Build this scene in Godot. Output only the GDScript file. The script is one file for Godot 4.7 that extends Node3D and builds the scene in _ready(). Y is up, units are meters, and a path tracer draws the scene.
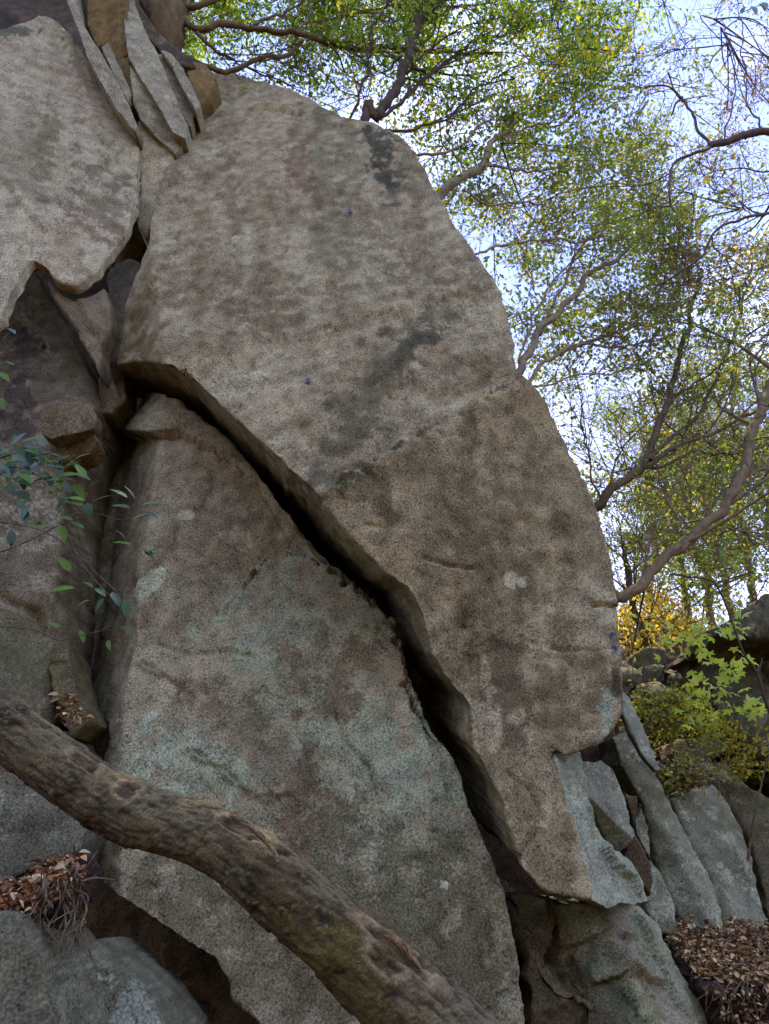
extends Node3D

const F := 788.0            # focal length in pixels of the 769x1024 frame
const PITCH := 24.0
const MAIN := [[400, 440, 4.6, -3, 20], [[330, 485, null], [522, 372, null], [560, 860, 5.32]], [[150, 250, null], [160, 325, null], [128, 330, "0.45"]], [[606, 560, null], [601, 735, null], [622, 660, "0.5"]]]
const EYE := Vector3(0, 1.6, 0)
var cp := cos(deg_to_rad(PITCH))
var sp := sin(deg_to_rad(PITCH))
var rng := RandomNumberGenerator.new()
var M := {}
var taken := {}
var nz_form: FastNoiseLite
var nz_low: FastNoiseLite
var nz_mid: FastNoiseLite
var nz_fine: FastNoiseLite
var nz_cell: FastNoiseLite
var nz_grain: FastNoiseLite
var nz_ridge: FastNoiseLite

# ------------------------------------------------------------------ helpers
func ray(px: float, py: float) -> Vector3:
	var u := (px - 384.5) / F
	var v := (512.0 - py) / F
	return Vector3(u, v * cp + sp, -cp + v * sp)

func at(px: float, py: float, depth: float) -> Vector3:
	var d := ray(px, py)
	return EYE + d * (depth / -d.z)

func lin(r: float, g: float, b: float) -> Color:
	return Color(r / 255.0, g / 255.0, b / 255.0).srgb_to_linear()

func noise(kind: int, freq: float, octaves: int, sd: int) -> FastNoiseLite:
	var n := FastNoiseLite.new()
	n.noise_type = kind
	n.frequency = freq
	n.seed = sd
	n.fractal_type = FastNoiseLite.FRACTAL_FBM if octaves > 1 else FastNoiseLite.FRACTAL_NONE
	n.fractal_octaves = octaves
	return n

func numbered(called: String) -> String:
	if not taken.has(called):
		taken[called] = 0
		return called
	taken[called] += 1
	return "%s_%03d" % [called, taken[called]]

func tag(o: Node, label: String, category: String, group := "", kind := "") -> void:
	if label != "":
		o.set_meta("label", label)
	if category != "":
		o.set_meta("category", category)
	if group != "":
		o.set_meta("group", group)
	if kind != "":
		o.set_meta("kind", kind)

func thing(called: String, label: String, category: String, where: Vector3, group := "") -> Node3D:
	var o := Node3D.new()
	o.name = numbered(called)
	add_child(o)
	o.position = where
	tag(o, label, category, group)
	return o

func part(called: String, mesh: Mesh, mat: Material, parent: Node3D, where := Vector3.ZERO) -> MeshInstance3D:
	var o := MeshInstance3D.new()
	o.name = called
	o.mesh = mesh
	if mat:
		o.material_override = mat
	o.position = where
	parent.add_child(o, true)
	return o

func amesh(v: PackedVector3Array, n: PackedVector3Array, c: PackedColorArray, idx: PackedInt32Array) -> ArrayMesh:
	var a := []
	a.resize(Mesh.ARRAY_MAX)
	a[Mesh.ARRAY_VERTEX] = v
	a[Mesh.ARRAY_NORMAL] = n
	if c.size() == v.size():
		a[Mesh.ARRAY_COLOR] = c
	a[Mesh.ARRAY_INDEX] = idx
	var m := ArrayMesh.new()
	m.add_surface_from_arrays(Mesh.PRIMITIVE_TRIANGLES, a)
	return m

func normals_of(v: PackedVector3Array, idx: PackedInt32Array) -> PackedVector3Array:
	var n := PackedVector3Array()
	n.resize(v.size())
	for k in range(0, idx.size(), 3):
		var a := idx[k]
		var b := idx[k + 1]
		var c := idx[k + 2]
		var w := (v[c] - v[a]).cross(v[b] - v[a])
		n[a] += w
		n[b] += w
		n[c] += w
	for k in n.size():
		n[k] = n[k].normalized()
	return n

func seg_dist(p: Vector3, a: Vector3, b: Vector3) -> float:
	var ab := b - a
	var t := clampf((p - a).dot(ab) / maxf(ab.length_squared(), 1e-9), 0, 1)
	return p.distance_to(a + ab * t)

# ------------------------------------------------------------------ rocks
# A rock is the half-space intersection of a few planes (its facets), cut to an outline, pushed back to give it thickness, rounded, chipped and worn by noise.
func facets(planes: Array) -> Array:
	var out := []
	for p in planes:
		if p[0] is Array:
			var w := []
			for q in p:
				var dq = q[2]
				if dq == null:
					dq = depth_at(out, q[0], q[1], 0.0)
				elif dq is String:
					dq = depth_at(out, q[0], q[1], 0.0) + float(dq)
				w.append(at(q[0], q[1], dq))
			var nn: Vector3 = (w[1] - w[0]).cross(w[2] - w[0]).normalized()
			if nn.dot(EYE - w[0]) < 0.0:
				nn = -nn
			out.append([nn, nn.dot(w[0] - EYE)])
			continue
		var yaw := deg_to_rad(p[3])
		var tilt := deg_to_rad(p[4])
		var n := Vector3(sin(yaw) * cos(tilt), sin(tilt), cos(yaw) * cos(tilt))
		var D = p[2]
		if D == null:
			D = depth_at(out, p[0], p[1], 0.0)
		elif D is String:
			D = depth_at(out, p[0], p[1], 0.0) + float(D)
		out.append([n, n.dot(at(p[0], p[1], D) - EYE)])
	return out

func depth_at(fs: Array, px: float, py: float, soft: float) -> float:
	var d := ray(px, py)
	var best := -1.0
	var all := []
	for f in fs:
		var nd: float = f[0].dot(d)
		if nd > -0.01:
			if all.size() > 0:
				best = maxf(best, all[0] + 1.0)
			continue
		var D: float = f[1] / nd * -d.z
		if all.size() > 0:
			D = minf(D, all[0] + 1.0)
		all.append(D)
		best = maxf(best, D)
	if best < 0.0:
		return 6.0
	if soft > 0.0 and all.size() > 1:
		var s := 0.0
		for D in all:
			s += exp((D - best) / soft)
		best += soft * log(s)
	return best

func rock(called: String, label: String, outline: Array, planes: Array, opt := {}) -> MeshInstance3D:
	var fs := facets(planes)
	var s: float = opt.get("s", 2.4)
	var soft: float = opt.get("soft", 0.02)
	var rough: float = opt.get("rough", 1.6)
	var sd: float = opt.get("seed", outline[0] * 0.37 + outline[1] * 0.11)
	# denser, slightly broken outline
	var poly := PackedVector2Array()
	var cnt := outline.size() / 2
	for k in cnt:
		var a := Vector2(outline[2 * k], outline[2 * k + 1])
		var b := Vector2(outline[2 * ((k + 1) % cnt)], outline[2 * ((k + 1) % cnt) + 1])
		var n := maxi(1, int(a.distance_to(b) / 5.0))
		for i in n:
			var q := a.lerp(b, float(i) / n)
			q += Vector2(nz_mid.get_noise_2d(q.x * 0.05 + sd, q.y * 0.05), nz_mid.get_noise_2d(q.x * 0.05, q.y * 0.05 + sd + 77.0)) * rough * 2.0
			poly.append(q)
	if opt.get("grow", 0.0) > 0.0:
		var bigger := Geometry2D.offset_polygon(poly, opt.grow)
		if bigger.size() > 0:
			poly = bigger[0]
	var lo := poly[0]
	var hi := poly[0]
	for q in poly:
		lo = lo.min(q)
		hi = hi.max(q)
	lo -= Vector2(s, s) * 2
	var w := int((hi.x - lo.x) / s) + 4
	var h := int((hi.y - lo.y) / s) + 4
	var near := PackedFloat32Array()
	near.resize(w * h)
	near.fill(1e9)
	var snap := PackedVector2Array()
	snap.resize(w * h)
	for k in poly.size():
		var a := poly[k]
		var b := poly[(k + 1) % poly.size()]
		var x0 := maxi(0, int((minf(a.x, b.x) - lo.x) / s) - 1)
		var x1 := mini(w - 1, int((maxf(a.x, b.x) - lo.x) / s) + 2)
		var y0 := maxi(0, int((minf(a.y, b.y) - lo.y) / s) - 1)
		var y1 := mini(h - 1, int((maxf(a.y, b.y) - lo.y) / s) + 2)
		for j in range(y0, y1 + 1):
			for i in range(x0, x1 + 1):
				var q := lo + Vector2(i, j) * s
				var c := Geometry2D.get_closest_point_to_segment(q, a, b)
				var dd := q.distance_to(c)
				if dd < near[j * w + i]:
					near[j * w + i] = dd
					snap[j * w + i] = c
	var id := PackedInt32Array()
	id.resize(w * h)
	id.fill(-1)
	var v := PackedVector3Array()
	for j in h:
		for i in w:
			var k := j * w + i
			var q := lo + Vector2(i, j) * s
			var dd := near[k]
			if dd <= 0.5 * s:
				q = snap[k]
			elif not Geometry2D.is_point_in_polygon(q, poly):
				continue
			id[k] = v.size()
			v.append(at(q.x, q.y, depth_at(fs, q.x, q.y, soft)))
	var idx := PackedInt32Array()
	for j in h - 1:
		for i in w - 1:
			var a := id[j * w + i]
			var b := id[j * w + i + 1]
			var c := id[(j + 1) * w + i]
			var d := id[(j + 1) * w + i + 1]
			if a >= 0 and b >= 0 and c >= 0 and d >= 0:
				if (i + j) % 2 == 0:
					idx.append_array([a, b, d, a, d, c])
				else:
					idx.append_array([a, b, c, b, d, c])
			elif a >= 0 and b >= 0 and c >= 0:
				idx.append_array([a, b, c])
			elif b >= 0 and d >= 0 and c >= 0:
				idx.append_array([b, d, c])
			elif a >= 0 and b >= 0 and d >= 0:
				idx.append_array([a, b, d])
			elif a >= 0 and d >= 0 and c >= 0:
				idx.append_array([a, d, c])
	# thickness: every border edge is carried back
	var border := {}
	for k in range(0, idx.size(), 3):
		for e in 3:
			var a := idx[k + e]
			var b := idx[k + (e + 1) % 3]
			var rev := b * 1000000 + a
			if border.has(rev):
				border.erase(rev)
			else:
				border[a * 1000000 + b] = true
	var thick: float = opt.get("thick", 0.9)
	var back: Vector3 = opt.get("back", Vector3(0, 0, -1)).normalized()
	var rings: int = opt.get("rings", 8)
	var ring := {}
	var mid := Vector3.ZERO
	for key in border:
		var a: int = key / 1000000
		if not ring.has(a):
			var l := [a]
			for r in range(1, rings + 1):
				var t := pow(float(r) / rings, 1.5)
				var p := v[a] + back * thick * t
				p += Vector3(nz_mid.get_noise_3d(p.x * 0.4, p.y * 0.4, p.z * 0.4 + 40), nz_mid.get_noise_3d(p.x * 0.4, p.y * 0.4 + 90, p.z * 0.4), 0) * 0.012 * t
				l.append(v.size())
				v.append(p)
			mid += v[l[-1]]
			ring[a] = l
	mid /= maxf(1.0, ring.size())
	var hub := v.size()
	v.append(mid)
	for key in border:
		var a: int = key / 1000000
		var b: int = key % 1000000
		if not ring.has(b):
			continue
		var la: Array = ring[a]
		var lb: Array = ring[b]
		for r in rings:
			idx.append_array([lb[r], la[r], la[r + 1], lb[r], la[r + 1], lb[r + 1]])
		idx.append_array([lb[rings], la[rings], hub])
	# carving: steps between plates, grooves, bulges
	var ops := []
	for o in opt.get("ops", []):
		var pts := PackedVector3Array()
		var l: Array = o.p
		var box := AABB()
		for k in range(0, l.size(), 2):
			var q := at(l[k], l[k + 1], depth_at(fs, l[k], l[k + 1], soft))
			pts.append(q)
			box = AABB(q, Vector3.ZERO) if k == 0 else box.expand(q)
		var per_px := pts[0].distance_to(EYE) / F
		var c: Dictionary = o.duplicate()
		c.pts = pts
		c.r = o.get("r", 6.0) * per_px
		c.box = box.grow(c.r * 2.2)
		ops.append(c)
	# rounding
	var nv := v.size()
	var soften: int = opt.get("smooth", 2)
	for it in soften:
		var sum := PackedVector3Array()
		sum.resize(nv)
		var num := PackedFloat32Array()
		num.resize(nv)
		for k in range(0, idx.size(), 3):
			var a := idx[k]
			var b := idx[k + 1]
			var c := idx[k + 2]
			sum[a] += v[b] + v[c]
			sum[b] += v[a] + v[c]
			sum[c] += v[a] + v[b]
			num[a] += 2
			num[b] += 2
			num[c] += 2
		for k in nv:
			if num[k] > 0:
				v[k] = v[k].lerp(sum[k] / num[k], 0.6)
	var nr := normals_of(v, idx)
	var amp: float = opt.get("amp", 0.05)
	var chip: float = opt.get("chip", 0.0)
	var fine: float = opt.get("fine", 0.006)
	for k in nv:
		var p := v[k]
		var d := nz_form.get_noise_3d(p.x, p.y, p.z + sd) * amp
		d += nz_mid.get_noise_3d(p.x, p.y + sd, p.z) * fine
		var rg := nz_ridge.get_noise_3d(p.x, p.y, p.z)
		if rg > 0.72:
			d -= (rg - 0.72) * fine * 5.0
		if chip > 0.0:
			d += nz_cell.get_noise_3d(p.x, p.y * 0.6, p.z) * chip
		for o in ops:
			if o.box.has_point(p) and o.k != "paint":
				d += carve(o, p)
		v[k] = p + nr[k] * d
	nr = normals_of(v, idx)
	var pal: Dictionary = opt.get("pal", {})
	var cols := PackedColorArray()
	cols.resize(nv)
	var paints := ops.filter(func(o): return o.k == "paint")
	paints.sort_custom(func(x, y): return x.r > y.r)
	for k in nv:
		cols[k] = rock_color(v[k], pal, paints, sd)
	var lowest := 1e9
	var cen := Vector3.ZERO
	for p in v:
		lowest = minf(lowest, p.y)
		cen += p
	cen /= nv
	cen.y = lowest
	for k in nv:
		v[k] -= cen
	var o := MeshInstance3D.new()
	o.name = numbered(called)
	o.mesh = amesh(v, nr, cols, idx)
	o.material_override = opt.get("mat", M.rock)
	add_child(o)
	o.position = cen
	if opt.has("kind"):
		o.set_meta("kind", opt.kind)
	else:
		tag(o, label, opt.get("cat", "rock"), opt.get("group", ""))
	return o

func carve(o: Dictionary, p: Vector3) -> float:
	var pts: PackedVector3Array = o.pts
	var best := 1e9
	var side := 0.0
	var along := 0.0
	for k in pts.size() - 1:
		var a := pts[k]
		var b := pts[k + 1]
		var ab := b - a
		var t := clampf((p - a).dot(ab) / maxf(ab.length_squared(), 1e-9), 0, 1)
		var d := p.distance_to(a + ab * t)
		if d < best:
			best = d
			along = (k + t) / (pts.size() - 1)
			var to_eye := EYE - a
			side = signf(ab.cross(p - a).dot(to_eye))
	var depth: float = o.get("d", 0.03)
	var fade := 1.0
	if o.has("taper"):
		fade = lerpf(1.0, o.taper, along)
	else:
		fade = smoothstep(0.0, 0.12, along) * smoothstep(1.0, 0.88, along) * 0.85 + 0.15
	best += nz_mid.get_noise_3d(p.x * 1.5, p.y * 1.5, p.z * 1.5) * o.r * 0.25
	if o.k == "groove":
		return -depth * fade * exp(-pow(best / (o.r * 0.5), 2.0))
	if o.k == "bulge":
		return depth * exp(-pow(best / (o.r * 0.6), 2.0))
	# step: the left-hand side of the line (seen from the camera) stands proud of the other
	var sgn := best * side
	var edge: float = o.get("edge", 0.014)
	var up := smoothstep(-edge, edge, sgn)
	return depth * fade * up * exp(-pow(best / o.r, 2.0))

func rock_color(p: Vector3, pal: Dictionary, paints: Array, sd: float) -> Color:
	var c1: Color = pal.get("a", lin(150, 136, 124))
	var c2: Color = pal.get("b", lin(126, 112, 102))
	var lo := nz_low.get_noise_3d(p.x, p.y, p.z + sd) * 0.5 + 0.5
	var c := c1.lerp(c2, smoothstep(0.3, 0.7, lo))
	var m := nz_mid.get_noise_3d(p.x + 31.0, p.y, p.z)
	var gr := nz_grain.get_noise_3d(p.x, p.y, p.z)
	var f := nz_fine.get_noise_3d(p.x, p.y, p.z) * 0.9 + gr * 0.3
	f *= clampf(0.9 + nz_low.get_noise_3d(p.x * 1.4 + 90.0, p.y * 1.4, p.z * 1.4) * 2.2, 0.25, 1.9)
	var m2 := nz_mid.get_noise_3d(p.x * 1.3, p.y * 0.4 + 60.0, p.z * 0.8)
	var dk: Color = pal.get("dark", lin(96, 82, 70))
	c = c.lerp(dk, pal.get("dark_amt", 0.6) * smoothstep(-0.1, 0.42, m2 * 0.4 + m * 0.5 + f * 0.75 + (lo - 0.5) * 0.6))
	var lc: Color = pal.get("lichen", lin(172, 160, 148))
	var lam: float = pal.get("lichen_amt", 0.5)
	var lm := nz_mid.get_noise_3d(p.x * 0.8, p.y * 0.8 - 200.0, p.z * 0.8)
	c = c.lerp(lc, lam * smoothstep(0.1, 0.34, lm * 0.8 + f * 0.55))
	if pal.has("teal"):
		var tm := nz_low.get_noise_3d(p.x * 1.3, p.y * 1.3 + 500.0, p.z * 1.3)
		c = c.lerp(pal.get("teal_col", lin(122, 140, 128)), pal.teal * smoothstep(-0.25, 0.35, tm + f * 0.55 + m * 0.35))
	for o in paints:
		if not o.box.has_point(p):
			continue
		var best := 1e9
		var pts: PackedVector3Array = o.pts
		if pts.size() == 1:
			best = p.distance_to(pts[0])
		for k in pts.size() - 1:
			best = minf(best, seg_dist(p, pts[k], pts[k + 1]))
		var g: float = o.get("grain", 0.5)
		var t: float = 0.85 - best / o.r + (m * 1.5 + m2 * 0.9) * g + f * g * 0.9
		c = c.lerp(o.c, o.get("amt", 0.7) * smoothstep(0.0, o.get("soft", 0.35), t))
	c = c * (1.0 + f * 0.24 + m * 0.14)
	return Color(clampf(c.r, 0.005, 0.9), clampf(c.g, 0.005, 0.9), clampf(c.b, 0.005, 0.9))

# ------------------------------------------------------------------ tubes (limbs, roots, stems)
func smooth_path(l: Array, step: float) -> PackedVector3Array:
	var cu := Curve3D.new()
	cu.bake_interval = step
	for k in l.size():
		var t: Vector3 = (l[mini(k + 1, l.size() - 1)] - l[maxi(k - 1, 0)]) / 6.0
		cu.add_point(l[k], -t, t)
	return cu.get_baked_points()

func add_tube(buf: Dictionary, path: PackedVector3Array, r0: float, r1: float, sides: int, wob := 0.0, col = null) -> void:
	if path.size() < 2:
		return
	var v: PackedVector3Array = buf.v
	var n: PackedVector3Array = buf.n
	var idx: PackedInt32Array = buf.i
	var c: PackedColorArray = buf.c
	var t0 := (path[1] - path[0]).normalized()
	var u := t0.cross(Vector3(0.3, 0.2, 0.9)).normalized()
	var first := v.size()
	for k in path.size():
		var t := (path[mini(k + 1, path.size() - 1)] - path[maxi(k - 1, 0)]).normalized()
		u = (u - t * u.dot(t)).normalized()
		var w := t.cross(u)
		var r := lerpf(r0, r1, float(k) / (path.size() - 1))
		for s in sides:
			var a := TAU * s / sides
			var dir := u * cos(a) + w * sin(a)
			var p := path[k] + dir * r
			if wob > 0.0:
				p += dir * r * wob * nz_mid.get_noise_3d(p.x * 3.0, p.y * 3.0, p.z * 3.0)
			v.append(p)
			n.append(dir)
			if col != null:
				var g := 1.0 + 0.5 * nz_fine.get_noise_3d(p.x * 1.2, p.y * 1.2, p.z * 1.2) + 0.4 * nz_mid.get_noise_3d(p.x, p.y, p.z)
				c.append(Color(col.r * g, col.g * g, col.b * g))
	for k in path.size() - 1:
		for s in sides:
			var a := first + k * sides + s
			var b := first + k * sides + (s + 1) % sides
			idx.append_array([a, a + sides, b, b, a + sides, b + sides])
	var tip := v.size()
	v.append(path[-1])
	n.append((path[-1] - path[-2]).normalized())
	if col != null:
		c.append(col)
	for s in sides:
		idx.append_array([first + (path.size() - 1) * sides + s, tip, first + (path.size() - 1) * sides + (s + 1) % sides])
	buf.v = v
	buf.n = n
	buf.i = idx
	buf.c = c

func new_buf() -> Dictionary:
	return {"v": PackedVector3Array(), "n": PackedVector3Array(), "i": PackedInt32Array(), "c": PackedColorArray()}

func buf_mesh(b: Dictionary, origin: Vector3) -> ArrayMesh:
	var v: PackedVector3Array = b.v
	for k in v.size():
		v[k] -= origin
	return amesh(v, b.n, b.c, b.i)

func leaf_mesh(wide: float, fold: float, pts := 5) -> ArrayMesh:
	# a folded, pointed blade of unit length along +x, midrib on the x axis
	var v := PackedVector3Array()
	var idx := PackedInt32Array()
	var n := pts
	for k in n + 1:
		var t := float(k) / n
		var w := wide * 0.5 * pow(sin(PI * pow(t, 0.8)), 0.9)
		var bend := -0.18 * t * t
		v.append(Vector3(t, bend, 0))
		v.append(Vector3(t, bend + fold * w, w))
		v.append(Vector3(t, bend + fold * w, -w))
	for k in n:
		var a := k * 3
		idx.append_array([a, a + 3, a + 1, a + 1, a + 3, a + 4, a, a + 2, a + 3, a + 2, a + 5, a + 3])
	return amesh(v, normals_of(v, idx), PackedColorArray(), idx)

func leaf_basis(up_bias: float) -> Basis:
	var nrm := Vector3(rng.randfn(), rng.randfn() * 0.6 + up_bias, rng.randfn()).normalized()
	var x := nrm.cross(Vector3(rng.randfn(), rng.randfn(), rng.randfn())).normalized()
	return Basis(x, nrm, x.cross(nrm))

func leaves(called: String, parent: Node3D, mesh: Mesh, mat: Material, places: Array, tints: Array) -> MultiMeshInstance3D:
	var mm := MultiMesh.new()
	mm.transform_format = MultiMesh.TRANSFORM_3D
	mm.use_colors = true
	mm.mesh = mesh
	mm.instance_count = places.size()
	for k in places.size():
		mm.set_instance_transform(k, places[k])
		mm.set_instance_color(k, tints[k])
	var o := MultiMeshInstance3D.new()
	o.name = called
	o.multimesh = mm
	o.material_override = mat
	parent.add_child(o, true)
	return o

# limbs: [[first width px, last width px, [px, py, depth, ...]], ...]; the first one is the trunk.
# clumps: [px, py, depth, radius m, leaves]
func tree(called: String, label: String, limbs: Array, clumps: Array, hues: Array, opt := {}) -> Node3D:
	var l0: Array = limbs[0][2]
	var root := at(l0[0], l0[1], l0[2])
	var soil := minf(root.y, ground_y(root.x, root.z) - 0.15)
	var head := root
	root.y = soil
	var t := thing(called, label, "tree", root, opt.get("group", ""))
	var spine := PackedVector3Array()
	var mat: Material = opt.get("bark", M.bark)
	var bark_col: Color = opt.get("col", lin(110, 98, 88))
	for k in limbs.size():
		var l: Array = limbs[k][2]
		var pts := []
		for i in range(0, l.size(), 3):
			pts.append(at(l[i], l[i + 1], l[i + 2]))
		if k == 0 and head.y - soil > 0.25:
			pts.push_front(root)
		var first: Vector3 = pts[0]
		var last: Vector3 = pts[-1]
		var path := smooth_path(pts, 0.09)
		for i in range(1, path.size()):
			path[i] += Vector3(nz_mid.get_noise_3d(path[i].x * 0.3, path[i].y * 0.3, 9.0 + k), nz_mid.get_noise_3d(path[i].x * 0.3, path[i].y * 0.3, 59.0 + k), nz_mid.get_noise_3d(path[i].x * 0.3, path[i].y * 0.3, 99.0 + k)) * 0.09
		var b := new_buf()
		var wk := 0.8 if k == 0 else 0.55
		var r0: float = limbs[k][0] * wk * 0.5 * first.distance_to(EYE) / F
		add_tube(b, path, r0, limbs[k][1] * wk * 0.5 * last.distance_to(EYE) / F, 28 if r0 > 0.07 else 10, 0.35, bark_col)
		part("trunk" if k == 0 else "limb", buf_mesh(b, root), mat, t)
		for i in range(path.size() / 5, path.size(), 2):
			spine.append(path[i])
	var twigs := new_buf()
	if clumps.size() > 0:
		for k in limbs.size():
			var l: Array = limbs[k][2]
			for j in opt.get("sub", 9):
				var f := rng.randf_range(0.25, 0.98) * (l.size() / 3 - 1)
				var i := int(f)
				var from := at(l[3 * i], l[3 * i + 1], l[3 * i + 2]).lerp(at(l[3 * i + 3], l[3 * i + 4], l[3 * i + 5]), f - i)
				var dir := (at(l[3 * i + 3], l[3 * i + 4], l[3 * i + 5]) - at(l[3 * i], l[3 * i + 1], l[3 * i + 2])).normalized()
				grow(twigs, spine, from, dir, rng.randf_range(0.9, 2.6), maxf(0.008, limbs[k][1] * 0.22 * from.distance_to(EYE) / F), bark_col, 2)
	var places := []
	var tints := []
	clumps = clumps + spread(clumps)
	var size: float = opt.get("leaf", 0.078)
	for c in clumps:
		var hue_shift: float = rng.randf_range(0.8, 1.2)
		var p := at(c[0], c[1], c[2])
		var best := spine[0]
		var bd := 1e9
		for q in spine:
			var d := q.distance_to(p) + maxf(0.0, q.y - p.y) * 0.8
			if d < bd:
				bd = d
				best = q
		var bow := Vector3(rng.randfn(), rng.randfn() + 0.4, rng.randfn()) * 0.2 * bd
		var stem := smooth_path([best, best.lerp(p, 0.5) + bow, p], 0.16)
		add_tube(twigs, stem, clampf(0.006 + bd * 0.0045, 0.008, 0.03), 0.005, 4, 0.0, bark_col)
		var tips := [p]
		for k in int(c[3] * 9.0) + 2:
			var from: Vector3 = stem[int(stem.size() * rng.randf_range(0.45, 0.99))]
			var to: Vector3 = p + Vector3(rng.randfn(), rng.randfn() * 0.7, rng.randfn()) * c[3] * 0.62
			var tw := smooth_path([from, from.lerp(to, 0.5) + Vector3(rng.randfn(), rng.randfn(), rng.randfn()) * 0.07, to], 0.2)
			add_tube(twigs, tw, 0.0055, 0.0025, 3, 0.0, bark_col)
			for q in tw:
				tips.append(q)
		var hue0 := rng.randf()
		for k in int(c[4] * 1.5):
			var tip: Vector3 = tips[rng.randi() % tips.size()]
			var q := tip + Vector3(rng.randfn(), rng.randfn() * 0.8, rng.randfn()) * 0.13
			var sz := size * rng.randf_range(0.6, 1.25)
			places.append(Transform3D(leaf_basis(0.7).scaled(Vector3.ONE * sz), q - root))
			var h: Color = hues[int(clampf(hue0 * 0.6 + rng.randf() * 0.4, 0, 0.999) * hues.size())]
			var g := rng.randf_range(0.75, 1.25) * hue_shift
			tints.append(Color(h.r * g, h.g * g, h.b * g))
	if clumps.size() > 0:
		tag(part("twigs", buf_mesh(twigs, root), mat, t), "", "", "", "stuff")
		tag(leaves("crown", t, M.leaf_shape, M.leaf, places, tints), "", "", "", "stuff")
	return t

func grow(buf: Dictionary, spine: PackedVector3Array, from: Vector3, dir: Vector3, length: float, r: float, col: Color, level: int) -> void:
	# a side branch that bends towards the light and forks
	var d := (dir + Vector3(rng.randfn(), rng.randfn() * 0.5 + 0.35, rng.randfn() - 0.5) * 0.5).normalized()
	var pts := [from]
	var p := from
	for k in 5:
		d = (d + Vector3(rng.randfn(), rng.randfn() + 0.25, rng.randfn()) * 0.16).normalized()
		p += d * length / 5.0
		pts.append(p)
	var path := smooth_path(pts, 0.12)
	add_tube(buf, path, r, r * 0.3, 5 if level > 1 else 4, 0.0, col)
	for k in range(path.size() / 4, path.size(), 3):
		spine.append(path[k])
	if level > 0:
		for k in 3:
			var q: Vector3 = pts[rng.randi_range(1, 4)]
			grow(buf, spine, q, d, length * rng.randf_range(0.4, 0.7), r * 0.5, col, level - 1)

func spread(clumps: Array) -> Array:
	# looser sprays of leaves between the clumps
	var out := []
	for c in clumps:
		for k in 2:
			out.append([c[0] + rng.randfn() * 42, c[1] + rng.randfn() * 42, c[2] + clampf(rng.randfn() * 0.8, -0.2, 2.0), c[3] * rng.randf_range(0.8, 1.3), c[4] * 0.45])
	return out

func scatter(poly: Array, n: int, d0: float, d1: float, r0: float, r1: float, count: int, gap := -0.2) -> Array:
	# clump centres inside a region of the view, thinned by a slow noise so that gaps stay open
	var pg := PackedVector2Array()
	var lo := Vector2(1e9, 1e9)
	var hi := -lo
	for k in range(0, poly.size(), 2):
		var q := Vector2(poly[k], poly[k + 1])
		pg.append(q)
		lo = lo.min(q)
		hi = hi.max(q)
	var out := []
	var tries := 0
	while out.size() < n and tries < n * 40:
		tries += 1
		var q := Vector2(rng.randf_range(lo.x, hi.x), rng.randf_range(lo.y, hi.y))
		if not Geometry2D.is_point_in_polygon(q, pg):
			continue
		if nz_low.get_noise_2d(q.x * 0.02, q.y * 0.02) < gap:
			continue
		out.append([q.x, q.y, rng.randf_range(d0, d1), rng.randf_range(r0, r1), count * rng.randf_range(0.6, 1.4)])
	return out

# ------------------------------------------------------------------ materials
func speckle(n: int, sd: int, lo: float, hi: float, grain_f: float) -> Image:
	var a := noise(FastNoiseLite.TYPE_SIMPLEX_SMOOTH, grain_f, 3, sd).get_seamless_image(n, n)
	var b := noise(FastNoiseLite.TYPE_SIMPLEX_SMOOTH, grain_f * 0.16, 4, sd + 1).get_seamless_image(n, n)
	a.convert(Image.FORMAT_L8)
	b.convert(Image.FORMAT_L8)
	var da := a.get_data()
	var db := b.get_data()
	var out := PackedByteArray()
	out.resize(n * n * 3)
	for k in n * n:
		var x := da[k] / 255.0
		var y := db[k] / 255.0
		var g := clampf(0.56 + (x - 0.5) * 2.3 + (y - 0.5) * 0.9, 0.0, 1.0)
		var val := lerpf(lo, hi, g) * 255.0
		out[3 * k] = int(clampf(val * 1.005, 0, 255))
		out[3 * k + 1] = int(val)
		out[3 * k + 2] = int(clampf(val * 0.985, 0, 255))
	return Image.create_from_data(n, n, false, Image.FORMAT_RGB8, out)

func granules(n: int) -> Image:
	# stone skin: pale lichen grains and dark pits over an uneven ground
	var a := noise(FastNoiseLite.TYPE_SIMPLEX_SMOOTH, 0.105, 3, 101).get_seamless_image(n, n)
	var b := noise(FastNoiseLite.TYPE_SIMPLEX_SMOOTH, 0.011, 4, 102).get_seamless_image(n, n)
	var d := noise(FastNoiseLite.TYPE_SIMPLEX_SMOOTH, 0.05, 3, 103).get_seamless_image(n, n)
	for im in [a, b, d]:
		im.convert(Image.FORMAT_L8)
	var da := a.get_data()
	var db := b.get_data()
	var dd := d.get_data()
	var out := PackedByteArray()
	out.resize(n * n * 3)
	for k in n * n:
		var x := da[k] / 255.0
		var y := db[k] / 255.0
		var z := dd[k] / 255.0
		var val := 0.84 + 0.13 * smoothstep(0.57, 0.66, x) - 0.14 * smoothstep(0.45, 0.34, x) - 0.17 * smoothstep(0.32, 0.27, z) + (y - 0.5) * 0.3
		val = clampf(val, 0.12, 1.0)
		out[3 * k] = int(val * 255.0)
		out[3 * k + 1] = int(val * 254.0)
		out[3 * k + 2] = int(val * (0.96 + 0.04 * smoothstep(0.57, 0.66, x)) * 255.0)
	return Image.create_from_data(n, n, false, Image.FORMAT_RGB8, out)

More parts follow.
